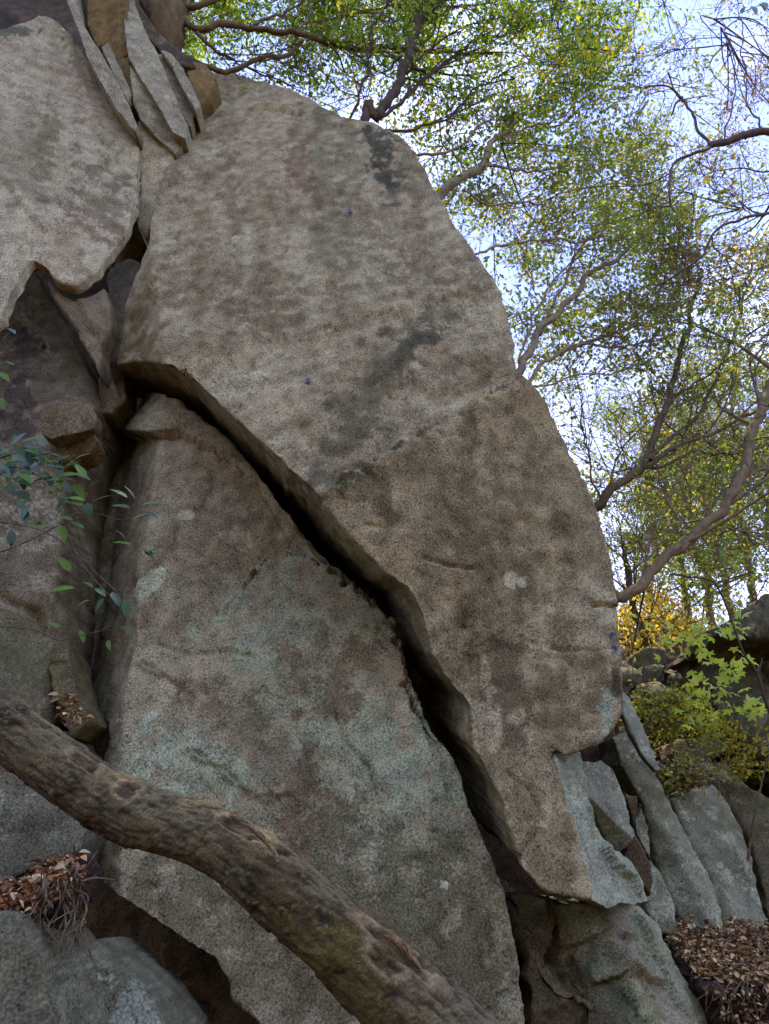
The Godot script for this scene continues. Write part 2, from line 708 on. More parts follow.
func textured(color: Color, rough: float, tex: Image, scale: float, relief: float) -> StandardMaterial3D:
	var m := StandardMaterial3D.new()
	m.albedo_color = color
	m.roughness = rough
	m.metallic_specular = 0.3
	m.vertex_color_use_as_albedo = true
	tex.generate_mipmaps()
	var t := ImageTexture.create_from_image(tex)
	m.albedo_texture = t
	m.uv1_triplanar = true
	m.uv1_world_triplanar = true
	m.uv1_triplanar_sharpness = 5.0
	m.uv1_scale = Vector3.ONE * scale
	if relief > 0.0:
		m.heightmap_enabled = true
		m.heightmap_texture = t
		m.heightmap_scale = relief
	return m

func make_materials() -> void:
	var rock_tex := granules(1024)
	M.rock = textured(Color(0.985, 0.965, 0.735), 0.93, rock_tex, 0.53, 0.45)
	var bark_tex := speckle(512, 23, 0.78, 1.0, 0.09)
	M.bark = textured(Color(0.97, 0.95, 0.76), 0.95, bark_tex, 2.2, 0.3)
	M.soil = textured(Color(1.0, 0.92, 0.74), 1.0, speckle(512, 37, 0.55, 1.0, 0.13), 1.1, 1.5)
	var l := StandardMaterial3D.new()
	l.vertex_color_use_as_albedo = true
	l.roughness = 0.55
	l.metallic_specular = 0.35
	l.backlight_enabled = true
	l.backlight = Color(1.0, 1.0, 0.62)
	l.cull_mode = BaseMaterial3D.CULL_DISABLED
	M.leaf = l
	var d := StandardMaterial3D.new()
	d.vertex_color_use_as_albedo = true
	d.roughness = 0.8
	d.backlight_enabled = true
	d.backlight = Color(0.3, 0.25, 0.2)
	d.cull_mode = BaseMaterial3D.CULL_DISABLED
	d.albedo_color = Color(1.0, 0.95, 0.7)
	M.dry = d
	M.leaf_shape = leaf_mesh(0.52, 0.25, 3)
	M.dry_shape = leaf_mesh(0.55, 0.5, 4)
	var st := StandardMaterial3D.new()
	st.albedo_color = Color(0.42, 0.41, 0.4)
	st.metallic = 0.6
	st.roughness = 0.6
	M.steel = st

func clouds() -> ImageTexture:
	var n := noise(FastNoiseLite.TYPE_SIMPLEX_SMOOTH, 2.6, 5, 71)
	var im := Image.create(512, 256, false, Image.FORMAT_RGBA8)
	for j in 256:
		var el := (0.5 - (j + 0.5) / 256.0) * PI
		for i in 512:
			var az := (i + 0.5) / 512.0 * TAU
			var a := smoothstep(-0.05, 0.45, n.get_noise_3d(cos(az) * cos(el), sin(el) * 1.6, sin(az) * cos(el)))
			im.set_pixel(i, j, Color(1, 1, 1, a))
	return ImageTexture.create_from_image(im)

# ------------------------------------------------------------------ build
func _ready() -> void:
	rng.seed = 20240611
	# camera, sky, sun, exposure
	var cam := Camera3D.new()
	cam.name = "camera"
	add_child(cam)
	cam.position = EYE
	cam.rotation_degrees = Vector3(PITCH, 0, 0)
	cam.fov = rad_to_deg(2.0 * atan(512.0 / F))
	cam.near = 0.05
	cam.far = 400.0
	cam.current = true
	var we := WorldEnvironment.new()
	we.name = "environment"
	var env := Environment.new()
	env.background_mode = Environment.BG_SKY
	var skm := ProceduralSkyMaterial.new()
	skm.sky_top_color = Color(0.54, 0.61, 0.92)
	skm.sky_horizon_color = Color(0.69, 0.75, 0.96)
	skm.sky_cover = clouds()
	skm.sky_cover_modulate = Color(1, 1, 1, 0.22)
	skm.sun_angle_max = 6.0
	skm.sky_curve = 0.25
	skm.ground_bottom_color = Color(0.16, 0.14, 0.11)
	skm.ground_horizon_color = Color(0.55, 0.55, 0.55)
	skm.energy_multiplier = 1.28
	var sky := Sky.new()
	sky.sky_material = skm
	env.sky = sky
	env.tonemap_mode = Environment.TONE_MAPPER_LINEAR
	env.tonemap_exposure = 2.45
	env.sdfgi_enabled = true
	env.ssao_enabled = true
	env.ssil_enabled = true
	we.environment = env
	add_child(we)
	var sun := DirectionalLight3D.new()
	sun.name = "sun"
	add_child(sun)
	sun.look_at_from_position(Vector3(4.0, 18, -9), Vector3.ZERO, Vector3.UP)
	sun.light_color = Color(1.0, 0.95, 0.86)
	sun.light_energy = 1.6
	sun.light_angular_distance = 0.5
	sun.shadow_enabled = true

	nz_form = noise(FastNoiseLite.TYPE_SIMPLEX_SMOOTH, 0.9, 5, 3)
	nz_low = noise(FastNoiseLite.TYPE_SIMPLEX_SMOOTH, 0.75, 3, 5)
	nz_mid = noise(FastNoiseLite.TYPE_SIMPLEX_SMOOTH, 4.5, 4, 7)
	nz_fine = noise(FastNoiseLite.TYPE_SIMPLEX_SMOOTH, 24.0, 2, 9)
	nz_grain = noise(FastNoiseLite.TYPE_SIMPLEX_SMOOTH, 62.0, 1, 29)
	nz_cell = noise(FastNoiseLite.TYPE_CELLULAR, 2.2, 1, 13)
	nz_cell.cellular_return_type = FastNoiseLite.RETURN_CELL_VALUE
	nz_cell.cellular_distance_function = FastNoiseLite.DISTANCE_MANHATTAN
	nz_ridge = noise(FastNoiseLite.TYPE_SIMPLEX_SMOOTH, 1.1, 3, 17)
	nz_ridge.fractal_type = FastNoiseLite.FRACTAL_RIDGED
	make_materials()
	build_terrain()
	build_cliff()
	build_left_rocks()
	build_right_rocks()
	build_log()
	build_trees()
	build_plants()
	build_litter()
	build_small()

func ground_y(x: float, z: float) -> float:
	var D := -z
	var y := 0.0
	var k := [[-200.0, 12.0], [-34.0, 13.0], [-16.0, 7.5], [-7.0, 0.8], [0.0, 0.0], [4.4, 0.15], [6.0, 0.6], [8.0, 1.0], [9.5, 2.4], [13.0, 5.3], [18.0, 5.7], [40.0, 4.0], [200.0, 0.0]]  # the rise behind the camera is unseen, added to cut low sky light
	for i in k.size() - 1:
		if D >= k[i][0] and D <= k[i + 1][0]:
			y = lerpf(k[i][1], k[i + 1][1], (D - k[i][0]) / (k[i + 1][0] - k[i][0]))
	var top := smoothstep(2.6, 0.6, x) * smoothstep(6.6, 7.6, D) * smoothstep(40.0, 16.0, D)
	y = lerpf(y, 9.3, top)
	return y + nz_form.get_noise_3d(x * 0.5, 0.0, z * 0.5) * 0.25

func build_terrain() -> void:
	var xs := PackedFloat32Array()
	var zs := PackedFloat32Array()
	for k in range(-60, 61):
		var t := k / 60.0
		xs.append(3.0 + signf(t) * (absf(t) * 14.0 + pow(absf(t), 4.0) * 180.0))
	for k in range(-70, 71):
		var t := k / 70.0
		zs.append(-8.0 + signf(t) * (absf(t) * 14.0 + pow(absf(t), 4.0) * 180.0))
	var v := PackedVector3Array()
	var c := PackedColorArray()
	var idx := PackedInt32Array()
	for z in zs:
		for x in xs:
			v.append(Vector3(x, ground_y(x, z), z))
			var g := nz_mid.get_noise_3d(x * 0.4, 0, z * 0.4) * 0.5 + 0.5
			c.append(lin(104, 88, 68).lerp(lin(72, 60, 46), g))
	var w := xs.size()
	for j in zs.size() - 1:
		for i in w - 1:
			var a := j * w + i
			idx.append_array([a, a + 1, a + w, a + 1, a + w + 1, a + w])
	var o := part("ground", amesh(v, normals_of(v, idx), c, idx), M.soil, self)
	o.set_meta("kind", "structure")

func build_cliff() -> void:
	# rock mass added behind the blocks to shut out light and darken gaps
	rock("added_core", "", [-260, -160, 60, -60, 190, 75, 300, 110, 380, 150, 440, 240, 490, 330, 520, 420, 560, 520, 585, 620, 596, 720, 612, 800, 634, 900, 650, 1100, -260, 1100],
		[[300, 600, 6.5, 0, 8], [300, 250, null, 0, 20], [60, 400, 6.8, 25, 5]],
		{"s": 9.0, "thick": 3.0, "amp": 0.12, "kind": "structure", "pal": {"a": lin(92, 80, 70), "b": lin(74, 64, 56), "lichen_amt": 0.1}})
	var tan_pal := {"a": lin(186, 172, 156), "b": lin(164, 149, 133), "dark": lin(108, 90, 70), "dark_amt": 0.7, "lichen": lin(206, 198, 184), "lichen_amt": 0.55}
	rock("cliff_block", "huge tan and grey upper cliff block with moss streak and two bolts", [
		207, 84, 216, 72, 240, 73, 268, 82, 298, 91, 322, 105, 345, 117, 372, 122, 390, 131, 408, 143, 424, 168, 440, 198, 458, 226, 478, 258, 497, 284, 508, 310, 515, 342, 519, 371,
		533, 382, 548, 402, 562, 430, 577, 462, 592, 496, 604, 532, 614, 568, 618, 600, 619, 640, 622, 670, 624, 692, 621, 712, 612, 732, 598, 744, 580, 752, 565, 756, 553, 750,
		558, 769, 570, 818, 584, 864, 592, 900, 575, 897, 552, 894, 541, 888, 523, 868, 509, 829, 500, 795, 486, 772, 472, 745, 469, 705, 447, 680, 431, 653, 419, 610, 408, 588, 385, 572, 362, 550,
		345, 532, 322, 500, 310, 487, 288, 468, 265, 445, 240, 423, 215, 400, 192, 378, 170, 366, 150, 361, 130, 362, 116, 366, 118, 345, 122, 320, 130, 290, 140, 265, 147, 240, 150, 218, 158, 190, 168, 168, 182, 145, 190, 118],
		MAIN,
		{"s": 2.2, "thick": 1.9, "back": Vector3(-0.12, 0.3, -1), "rings": 14, "amp": 0.036, "rough": 1.0, "soft": 0.006, "smooth": 1, "pal": tan_pal, "fine": 0.016, "ops": [
			{"k": "groove", "p": [238, 111, 262, 107, 285, 109, 304, 115], "r": 6.0, "d": 0.09},
			{"k": "step", "p": [300, 340, 345, 328, 385, 316, 430, 303, 470, 291, 503, 287], "r": 60.0, "d": 0.03, "edge": 0.035},
			{"k": "step", "p": [322, 492, 350, 472, 385, 452, 420, 430, 460, 405, 500, 385, 519, 372], "r": 70.0, "d": -0.05, "edge": 0.04},
			{"k": "groove", "p": [430, 268, 455, 262, 480, 262], "r": 3.5, "d": 0.02},
			{"k": "groove", "p": [592, 605, 603, 604, 620, 606], "r": 3.0, "d": 0.07, "taper": 1.0},
			{"k": "step", "p": [172, 366, 205, 378, 235, 376, 262, 366], "r": 40.0, "d": -0.05},
			{"k": "groove", "p": [500, 645, 530, 655, 565, 662, 590, 672], "r": 9.0, "d": 0.02},
			{"k": "paint", "p": [232, 95, 228, 160, 234, 240], "r": 9.0, "c": lin(128, 110, 88), "amt": 0.60, "grain": 1.2},
			{"k": "paint", "p": [268, 190, 266, 260, 270, 330], "r": 10.0, "c": lin(134, 118, 96), "amt": 0.50, "grain": 1.2},
			{"k": "paint", "p": [345, 125, 350, 200, 346, 290], "r": 10.0, "c": lin(132, 120, 98), "amt": 0.55, "grain": 1.2},
			{"k": "paint", "p": [408, 150, 418, 220, 430, 280], "r": 9.0, "c": lin(126, 114, 92), "amt": 0.55, "grain": 1.2},
			{"k": "paint", "p": [206, 200, 200, 280, 196, 340], "r": 12.0, "c": lin(138, 120, 96), "amt": 0.50, "grain": 1.2},
			{"k": "paint", "p": [465, 400, 470, 470, 462, 540], "r": 9.0, "c": lin(120, 112, 96), "amt": 0.50, "grain": 1.2},
			{"k": "paint", "p": [520, 420, 530, 500, 528, 600], "r": 10.0, "c": lin(124, 116, 102), "amt": 0.50, "grain": 1.2},
			{"k": "paint", "p": [560, 520, 566, 600, 562, 690], "r": 10.0, "c": lin(122, 108, 88), "amt": 0.50, "grain": 1.2},
			{"k": "groove", "p": [250, 300, 290, 292, 330, 298, 352, 306], "r": 2.6, "d": 0.03},
			{"k": "groove", "p": [420, 556, 450, 566, 478, 570], "r": 2.6, "d": 0.03},
			{"k": "groove", "p": [520, 640, 560, 650, 605, 652], "r": 2.6, "d": 0.03},
			{"k": "groove", "p": [172, 236, 195, 246, 222, 250], "r": 2.6, "d": 0.03},
			{"k": "groove", "p": [440, 352, 470, 362, 496, 358], "r": 2.6, "d": 0.03},
			{"k": "groove", "p": [505, 770, 530, 790, 548, 830], "r": 2.6, "d": 0.03},
			{"k": "bulge", "p": [360, 300, 300, 270], "r": 60.0, "d": 0.03},
			{"k": "paint", "p": [372, 130, 383, 160, 390, 185], "r": 15.0, "c": lin(62, 64, 40), "amt": 0.85, "grain": 0.8},
			{"k": "paint", "p": [388, 180, 396, 205], "r": 8.0, "c": lin(70, 66, 48), "amt": 0.6},
			{"k": "paint", "p": [320, 115, 318, 150, 330, 210, 325, 260], "r": 16.0, "c": lin(112, 112, 92), "amt": 0.45, "grain": 1.0},
			{"k": "paint", "p": [298, 125, 300, 160, 308, 205], "r": 13.0, "c": lin(130, 100, 80), "amt": 0.55, "grain": 1.3},
			{"k": "paint", "p": [262, 110, 258, 160, 262, 230], "r": 16.0, "c": lin(170, 150, 130), "amt": 0.5, "grain": 0.8},
			{"k": "paint", "p": [244, 240], "r": 11.0, "c": lin(206, 200, 192), "amt": 0.9, "grain": 0.3, "soft": 0.12},
			{"k": "paint", "p": [248, 375], "r": 14.0, "c": lin(200, 194, 186), "amt": 0.9, "grain": 0.3, "soft": 0.12},
			{"k": "paint", "p": [381, 426], "r": 5.0, "c": lin(205, 202, 190), "amt": 0.9, "grain": 0.3, "soft": 0.12},
			{"k": "paint", "p": [355, 450], "r": 7.0, "c": lin(200, 196, 188), "amt": 0.9, "grain": 0.3, "soft": 0.12},
			{"k": "paint", "p": [300, 268], "r": 9.0, "c": lin(190, 180, 172), "amt": 0.9, "grain": 0.3, "soft": 0.12},
			{"k": "paint", "p": [509, 582, 511, 578], "r": 8.0, "c": lin(208, 206, 200), "amt": 0.9, "grain": 0.3, "soft": 0.12},
			{"k": "paint", "p": [523, 582], "r": 5.5, "c": lin(208, 206, 200), "amt": 0.9, "grain": 0.3, "soft": 0.12},
			{"k": "paint", "p": [612, 636, 616, 652], "r": 6.5, "c": lin(40, 44, 104), "amt": 0.9, "grain": 0.9, "soft": 0.4},
			{"k": "paint", "p": [440, 310, 400, 345, 360, 400, 335, 470], "r": 26.0, "c": lin(84, 82, 66), "amt": 0.55, "grain": 0.9},
			{"k": "paint", "p": [430, 330, 400, 350], "r": 16.0, "c": lin(62, 64, 44), "amt": 0.55, "grain": 0.9},
			{"k": "paint", "p": [350, 480, 380, 500], "r": 20.0, "c": lin(84, 84, 62), "amt": 0.5, "grain": 0.9},
			{"k": "paint", "p": [430, 480, 480, 540, 470, 640], "r": 90.0, "c": lin(140, 131, 117), "amt": 0.55, "grain": 1.0},
			{"k": "paint", "p": [540, 450, 580, 560], "r": 40.0, "c": lin(158, 152, 140), "amt": 0.5, "grain": 0.8},
			{"k": "paint", "p": [520, 680, 570, 700, 520, 780, 540, 850], "r": 60.0, "c": lin(126, 109, 87), "amt": 0.65, "grain": 1.0},
			{"k": "paint", "p": [490, 650, 520, 720], "r": 26.0, "c": lin(92, 84, 72), "amt": 0.5, "grain": 1.2},
			{"k": "paint", "p": [140, 300, 135, 335, 150, 350], "r": 18.0, "c": lin(120, 102, 66), "amt": 0.75, "grain": 0.7},
			{"k": "paint", "p": [610, 700, 606, 738], "r": 11.0, "c": lin(168, 180, 180), "amt": 0.7, "grain": 0.7},
			{"k": "paint", "p": [616, 672, 616, 695], "r": 6.0, "c": lin(60, 54, 48), "amt": 0.7, "grain": 0.5},
		]})
	var fsm := facets(MAIN)
	var d0 := depth_at(fsm, 556, 765, 0.0) + 0.02
	var d1 := depth_at(fsm, 591, 898, 0.0) + 0.02
	rock("cliff_block", "pale bluish right flank of the main block's lower tip", [553, 746, 580, 752, 590, 798, 602, 830, 614, 850, 632, 866, 646, 888, 650, 902, 636, 906, 622, 904, 608, 910, 591, 902, 582, 864, 569, 818, 556, 769],
		[[[556, 765, d0], [591, 898, d1], [630, 860, d1 + 0.55]]],
		{"s": 1.7, "thick": 0.8, "rings": 7, "amp": 0.03, "fine": 0.014, "smooth": 1, "pal": {"a": lin(176, 184, 182), "b": lin(158, 164, 164), "dark": lin(126, 118, 110), "dark_amt": 0.5, "lichen": lin(192, 204, 202), "lichen_amt": 0.5}, "ops": [
			{"k": "groove", "p": [566, 775, 580, 820, 598, 880], "r": 3.5, "d": 0.012},
			{"k": "groove", "p": [574, 772, 590, 830, 610, 890], "r": 3.0, "d": 0.012},
			{"k": "groove", "p": [592, 830, 606, 862, 622, 895], "r": 4.0, "d": 0.015},
			{"k": "step", "p": [600, 842, 612, 866, 630, 880, 640, 900], "r": 18.0, "d": 0.05},
			{"k": "paint", "p": [600, 860, 612, 890], "r": 9.0, "c": lin(170, 160, 168), "amt": 0.6}]})
	var low_pal := {"a": lin(184, 172, 160), "b": lin(166, 156, 144), "dark": lin(118, 102, 84), "dark_amt": 0.65, "lichen": lin(178, 178, 168), "lichen_amt": 0.45}
	var teal := lin(166, 180, 172)
	rock("cliff_block", "broad leaning lower cliff slab with pale green lichen behind the fallen trunk", [
		150, 393, 163, 394, 175, 401, 190, 413, 208, 428, 228, 446, 250, 466, 270, 487, 290, 510, 310, 532, 330, 552, 352, 570, 370, 587, 387, 607, 400, 628, 408, 645, 416, 670, 426, 700, 437, 727,
		450, 752, 460, 775, 468, 800, 478, 825, 490, 850, 500, 872, 510, 905, 517, 945, 522, 985, 526, 1040, 530, 1090, 300, 1090, 262, 1026, 248, 1012, 232, 1000, 228, 978, 215, 960, 190, 943, 165, 928,
		140, 912, 118, 897, 100, 880, 90, 860, 82, 845, 84, 825, 92, 800, 103, 770, 112, 735, 100, 715, 88, 706, 76, 690, 68, 655, 63, 620, 65, 585, 72, 545, 80, 505, 86, 480, 95, 450, 108, 425, 128, 402],
		[[300, 600, 5.22, 5, 14], [[133, 440, null], [126, 650, null], [80, 570, "0.85"]], [[118, 720, null], [90, 820, null], [70, 740, "0.5"]]],
		{"s": 2.2, "thick": 0.75, "rings": 9, "amp": 0.045, "soft": 0.006, "smooth": 1, "pal": low_pal, "fine": 0.011, "ops": [
			{"k": "step", "p": [128, 440, 152, 437, 180, 436, 215, 456, 250, 477], "r": 26.0, "d": 0.16, "edge": 0.015, "taper": 0.1},
			{"k": "step", "p": [222, 612, 246, 578, 264, 560, 290, 551, 312, 556, 332, 566, 352, 582, 373, 600, 392, 622, 402, 650, 410, 690, 425, 730, 440, 770], "r": 60.0, "d": -0.09, "edge": 0.018},
			{"k": "groove", "p": [150, 640, 190, 655, 230, 652, 262, 660], "r": 2.6, "d": 0.03},
			{"k": "groove", "p": [300, 905, 340, 925, 380, 930], "r": 2.6, "d": 0.03},
			{"k": "groove", "p": [330, 700, 345, 740, 370, 770, 380, 810], "r": 2.6, "d": 0.03},
			{"k": "groove", "p": [165, 500, 178, 530, 172, 560], "r": 2.6, "d": 0.03},
			{"k": "groove", "p": [258, 485, 275, 510, 295, 545], "r": 3.0, "d": 0.015},
			{"k": "groove", "p": [212, 465, 214, 485, 206, 502, 196, 515], "r": 9.0, "d": 0.03},
			{"k": "groove", "p": [178, 540, 150, 575, 132, 590], "r": 10.0, "d": 0.03},
			{"k": "step", "p": [180, 745, 215, 765, 245, 790, 262, 800, 300, 790], "r": 30.0, "d": 0.03},
			{"k": "step", "p": [130, 660, 165, 675, 200, 700], "r": 30.0, "d": 0.025},
			{"k": "paint", "p": [330, 620, 300, 680, 330, 730, 390, 780, 400, 850], "r": 95.0, "c": teal, "amt": 0.6, "grain": 1.0},
			{"k": "paint", "p": [170, 745, 220, 770], "r": 40.0, "c": lin(180, 192, 186), "amt": 0.65, "grain": 0.9},
			{"k": "paint", "p": [305, 668, 350, 655, 330, 690], "r": 30.0, "c": lin(124, 102, 84), "amt": 0.75, "grain": 1.4},
			{"k": "paint", "p": [200, 690, 300, 780, 290, 820], "r": 26.0, "c": lin(120, 98, 84), "amt": 0.65, "grain": 1.0},
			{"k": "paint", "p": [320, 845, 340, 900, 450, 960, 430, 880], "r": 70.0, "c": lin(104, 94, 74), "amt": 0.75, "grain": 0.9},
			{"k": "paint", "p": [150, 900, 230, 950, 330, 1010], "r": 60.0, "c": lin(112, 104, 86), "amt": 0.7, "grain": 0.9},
			{"k": "paint", "p": [445, 885], "r": 4.5, "c": lin(214, 214, 210), "amt": 0.9, "grain": 0.3, "soft": 0.12},
			{"k": "paint", "p": [141, 460], "r": 8.0, "c": lin(206, 198, 188), "amt": 0.9, "grain": 0.3, "soft": 0.12},
			{"k": "paint", "p": [185, 515], "r": 9.0, "c": lin(204, 196, 192), "amt": 0.9, "grain": 0.3, "soft": 0.12},
			{"k": "paint", "p": [230, 534, 245, 540], "r": 12.0, "c": lin(190, 182, 172), "amt": 0.9, "grain": 0.3, "soft": 0.12},
			{"k": "paint", "p": [160, 575, 140, 590], "r": 12.0, "c": lin(196, 200, 190), "amt": 0.9, "grain": 0.3, "soft": 0.12},
			{"k": "paint", "p": [100, 470, 92, 560, 92, 640, 100, 690], "r": 36.0, "c": lin(112, 102, 72), "amt": 0.6, "grain": 1.0},
			{"k": "paint", "p": [180, 470, 220, 530], "r": 50.0, "c": lin(158, 138, 128), "amt": 0.5, "grain": 0.7},
		]})

func build_left_rocks() -> void:
	var pink := {"a": lin(214, 203, 194), "b": lin(198, 186, 176), "dark": lin(146, 132, 116), "dark_amt": 0.7, "lichen": lin(190, 180, 178), "lichen_amt": 0.45}
	rock("cliff_block", "big smooth pinkish grey block jutting out at the upper left", [
		-120, 50, 0, 28, 25, 22, 45, 16, 58, 22, 75, 45, 95, 75, 112, 100, 128, 125, 138, 142, 139, 160, 137, 185, 136, 205, 128, 225, 120, 240, 108, 255, 98, 270, 86, 280, 74, 286, 62, 282, 50, 272, 40, 262, 30, 260, 22, 272, 12, 295, 0, 318, -40, 350, -120, 420],
		[[70, 180, 5.6, 30, 18]],
		{"thick": 0.14, "amp": 0.05, "smooth": 1, "pal": pink, "ops": [
			{"k": "groove", "p": [36, 145, 45, 160, 52, 170], "r": 4.0, "d": 0.02},
			{"k": "step", "p": [0, 175, 20, 205, 45, 240], "r": 22.0, "d": 0.04},
			{"k": "step", "p": [58, 25, 70, 70, 95, 130, 120, 165], "r": 26.0, "d": 0.03, "edge": 0.03},
			{"k": "paint", "p": [0, 32, 30, 30], "r": 9.0, "c": lin(78, 84, 58), "amt": 0.8},
			{"k": "paint", "p": [60, 110, 48, 140, 40, 165], "r": 12.0, "c": lin(140, 128, 106), "amt": 0.7, "grain": 1.2},
			{"k": "paint", "p": [95, 170, 110, 200, 100, 230], "r": 26.0, "c": lin(126, 110, 94), "amt": 0.65, "grain": 1.4},
			{"k": "groove", "p": [72, 30, 78, 60, 92, 100, 112, 150], "r": 3.0, "d": 0.015},
			{"k": "paint", "p": [85, 70, 95, 110], "r": 18.0, "c": lin(186, 170, 170), "amt": 0.6, "grain": 1.0},
			{"k": "paint", "p": [30, 120, 20, 180], "r": 40.0, "c": lin(150, 138, 124), "amt": 0.5, "grain": 0.7},
			{"k": "paint", "p": [75, 280, 60, 250, 90, 230], "r": 24.0, "c": lin(150, 120, 108), "amt": 0.5, "grain": 0.8},
		]})
	var grey := {"a": lin(180, 172, 166), "b": lin(164, 154, 146), "dark": lin(122, 110, 98), "dark_amt": 0.5, "lichen": lin(202, 198, 194), "lichen_amt": 0.5}
	var brown := {"a": lin(158, 134, 96), "b": lin(138, 114, 80), "dark": lin(110, 92, 66), "dark_amt": 0.5, "lichen_amt": 0.2}
	var stack := [
		["cliff_flake", "thin grey flake lying along the top edge of the pinkish block", [60, -40, 70, -40, 75, 5, 83, 26, 96, 47, 110, 70, 127, 103, 136, 126, 135, 131, 117, 108, 101, 82, 87, 55, 79, 30, 68, 2], [[100, 70, 5.95, 28, 10]], grey],
		["cliff_block", "yellow brown block face above the grey flakes", [86, -60, 128, -60, 124, -10, 126, 22, 128, 55, 120, 57, 115, 56, 108, 43, 97, 46, 88, 24], [[108, 30, 6.25, 0, -8]], brown],
		["cliff_flake", "slim brown wedge squeezed between the grey flakes", [116, 57, 128, 58, 131, 80, 135, 106, 130, 104, 123, 76], [[125, 80, 6.2, -10, 0]], brown],
		["cliff_flake", "narrow grey fin standing below the yellow brown face", [102, 47, 108, 44, 118, 66, 130, 93, 128, 100, 119, 84], [[115, 70, 6.05, 35, 10]], grey],
		["cliff_flake", "long pale flake slanting down beside the brown face", [124, -30, 134, 5, 145, 33, 157, 55, 171, 89, 180, 112, 187, 126, 185, 138, 173, 131, 162, 110, 150, 91, 138, 73, 129, 56, 125, 23], [[155, 75, 6.25, 28, 12]], grey],
		["cliff_flake", "second pale flake tucked under the long one", [130, 66, 138, 77, 162, 114, 180, 140, 183, 146, 175, 153, 157, 136, 141, 119, 134, 101], [[157, 115, 6.25, 26, 6]], grey],
		["cliff_block", "grey pink block below the flakes in the corner", [139, 122, 150, 131, 173, 154, 171, 166, 160, 195, 152, 218, 146, 236, 140, 228, 138, 200, 141, 175, 140, 150], [[155, 170, 6.3, 12, 0]], pink],
		["cliff_flake", "small pale flake right of the long slanting one", [159, 55, 168, 62, 180, 88, 196, 110, 190, 125, 180, 109, 171, 88], [[178, 90, 6.45, 25, 10]], grey],
		["cliff_flake", "thin pale fin leaning over the small flake by the roots", [162, 51, 171, 55, 183, 70, 200, 105, 196, 109, 181, 84, 171, 62], [[180, 75, 6.38, 30, 15]], grey],
		["cliff_block", "brown block wedged against the top left edge of main block", [184, 60, 204, 66, 215, 76, 209, 94, 200, 106, 191, 82], [[200, 85, 6.6, 0, 0]], brown],
		["cliff_block", "dark rooty ledge block under the tree trunk base", [120, -40, 132, -6, 148, 20, 162, 38, 180, 52, 206, 66, 196, 68, 180, 64, 162, 51, 146, 34, 134, 6], [[160, 42, 6.5, 20, 10]], {"a": lin(110, 94, 76), "b": lin(84, 72, 60), "lichen_amt": 0.2}],
	]
	for a in stack:
		rock(a[0], a[1], a[2], a[3], {"s": 1.7, "thick": 0.5, "rings": 4, "amp": 0.012, "pal": a[4], "rough": 0.35, "smooth": 0, "fine": 0.008, "grow": 1.2})
	# the recess between the upper left block and the main block
	rock("cliff_block", "smooth dark hollow behind the corner at the recess", [106, 276, 112, 266, 128, 258, 148, 264, 154, 276, 150, 290, 140, 320, 130, 350, 124, 372, 126, 398, 112, 412, 98, 402, 106, 360, 112, 320, 108, 290], [[125, 310, 6.05, -12, 12]],
		{"thick": 0.4, "pal": {"a": lin(140, 122, 108), "b": lin(126, 112, 98), "lichen_amt": 0.2}, "ops": [{"k": "paint", "p": [120, 270, 125, 300], "r": 22.0, "c": lin(128, 126, 132), "amt": 0.6}]})
	var rec := {"a": lin(146, 130, 120), "b": lin(130, 116, 106), "dark": lin(106, 92, 82), "lichen_amt": 0.3}
	rock("cliff_flake", "grey triangular plate hanging point down in the recess", [47, 280, 60, 291, 74, 301, 90, 295, 104, 285, 111, 305, 112, 324, 103, 346, 99, 376, 91, 357, 70, 320, 54, 299], [[70, 180, 5.75, 30, 18], [[45, 290, "0.02"], [101, 290, "0.0"], [98, 375, "0.1"]]], {"s": 1.8, "thick": 0.35, "rings": 5, "amp": 0.03, "pal": rec,
		"ops": [{"k": "step", "p": [74, 296, 88, 325, 103, 346], "r": 20.0, "d": 0.03}]})
	rock("cliff_flake", "small tapering grey plate below the triangular one", [103, 348, 108, 360, 114, 378, 122, 400, 112, 414, 92, 414, 98, 380], [[107, 385, 5.72, 15, 5]], {"s": 1.8, "thick": 0.4, "rings": 5, "amp": 0.03, "pal": rec})
	rock("cliff_block", "tall grey wall block at the left edge with dark water streaks", [
		-120, 425, -40, 354, 0, 322, 10, 300, 22, 277, 34, 268, 45, 284, 60, 310, 78, 342, 91, 372, 96, 388, 98, 404, 90, 420, 80, 440, 70, 470, 62, 510, 58, 560, 56, 600, 53, 640, 54, 680, 58, 720, 40, 745, -120, 745],
		[[20, 420, 4.75, 8, 8], [42, 420, null, 46, 4], [30, 590, "0.0", 14, 24]],
		{"thick": 1.0, "amp": 0.06, "pal": {"a": lin(150, 138, 128), "b": lin(132, 120, 110), "dark": lin(104, 92, 82), "lichen": lin(190, 184, 178), "lichen_amt": 0.5}, "ops": [
			{"k": "paint", "p": [32, 330, 22, 380, 16, 430], "r": 12.0, "c": lin(86, 72, 76), "amt": 0.8, "grain": 1.2},
			{"k": "paint", "p": [60, 330, 80, 370], "r": 14.0, "c": lin(120, 124, 96), "amt": 0.6, "grain": 0.8},
			{"k": "paint", "p": [15, 640, 30, 690, 0, 660], "r": 36.0, "c": lin(120, 122, 108), "amt": 0.6, "grain": 0.8},
			{"k": "groove", "p": [-20, 585, 15, 600, 40, 612, 56, 640], "r": 8.0, "d": 0.06},
			{"k": "groove", "p": [24, 308, 34, 318, 46, 326], "r": 3.0, "d": 0.02},
		]})
	var wedge := {"a": lin(146, 130, 114), "b": lin(128, 112, 96), "lichen_amt": 0.3}
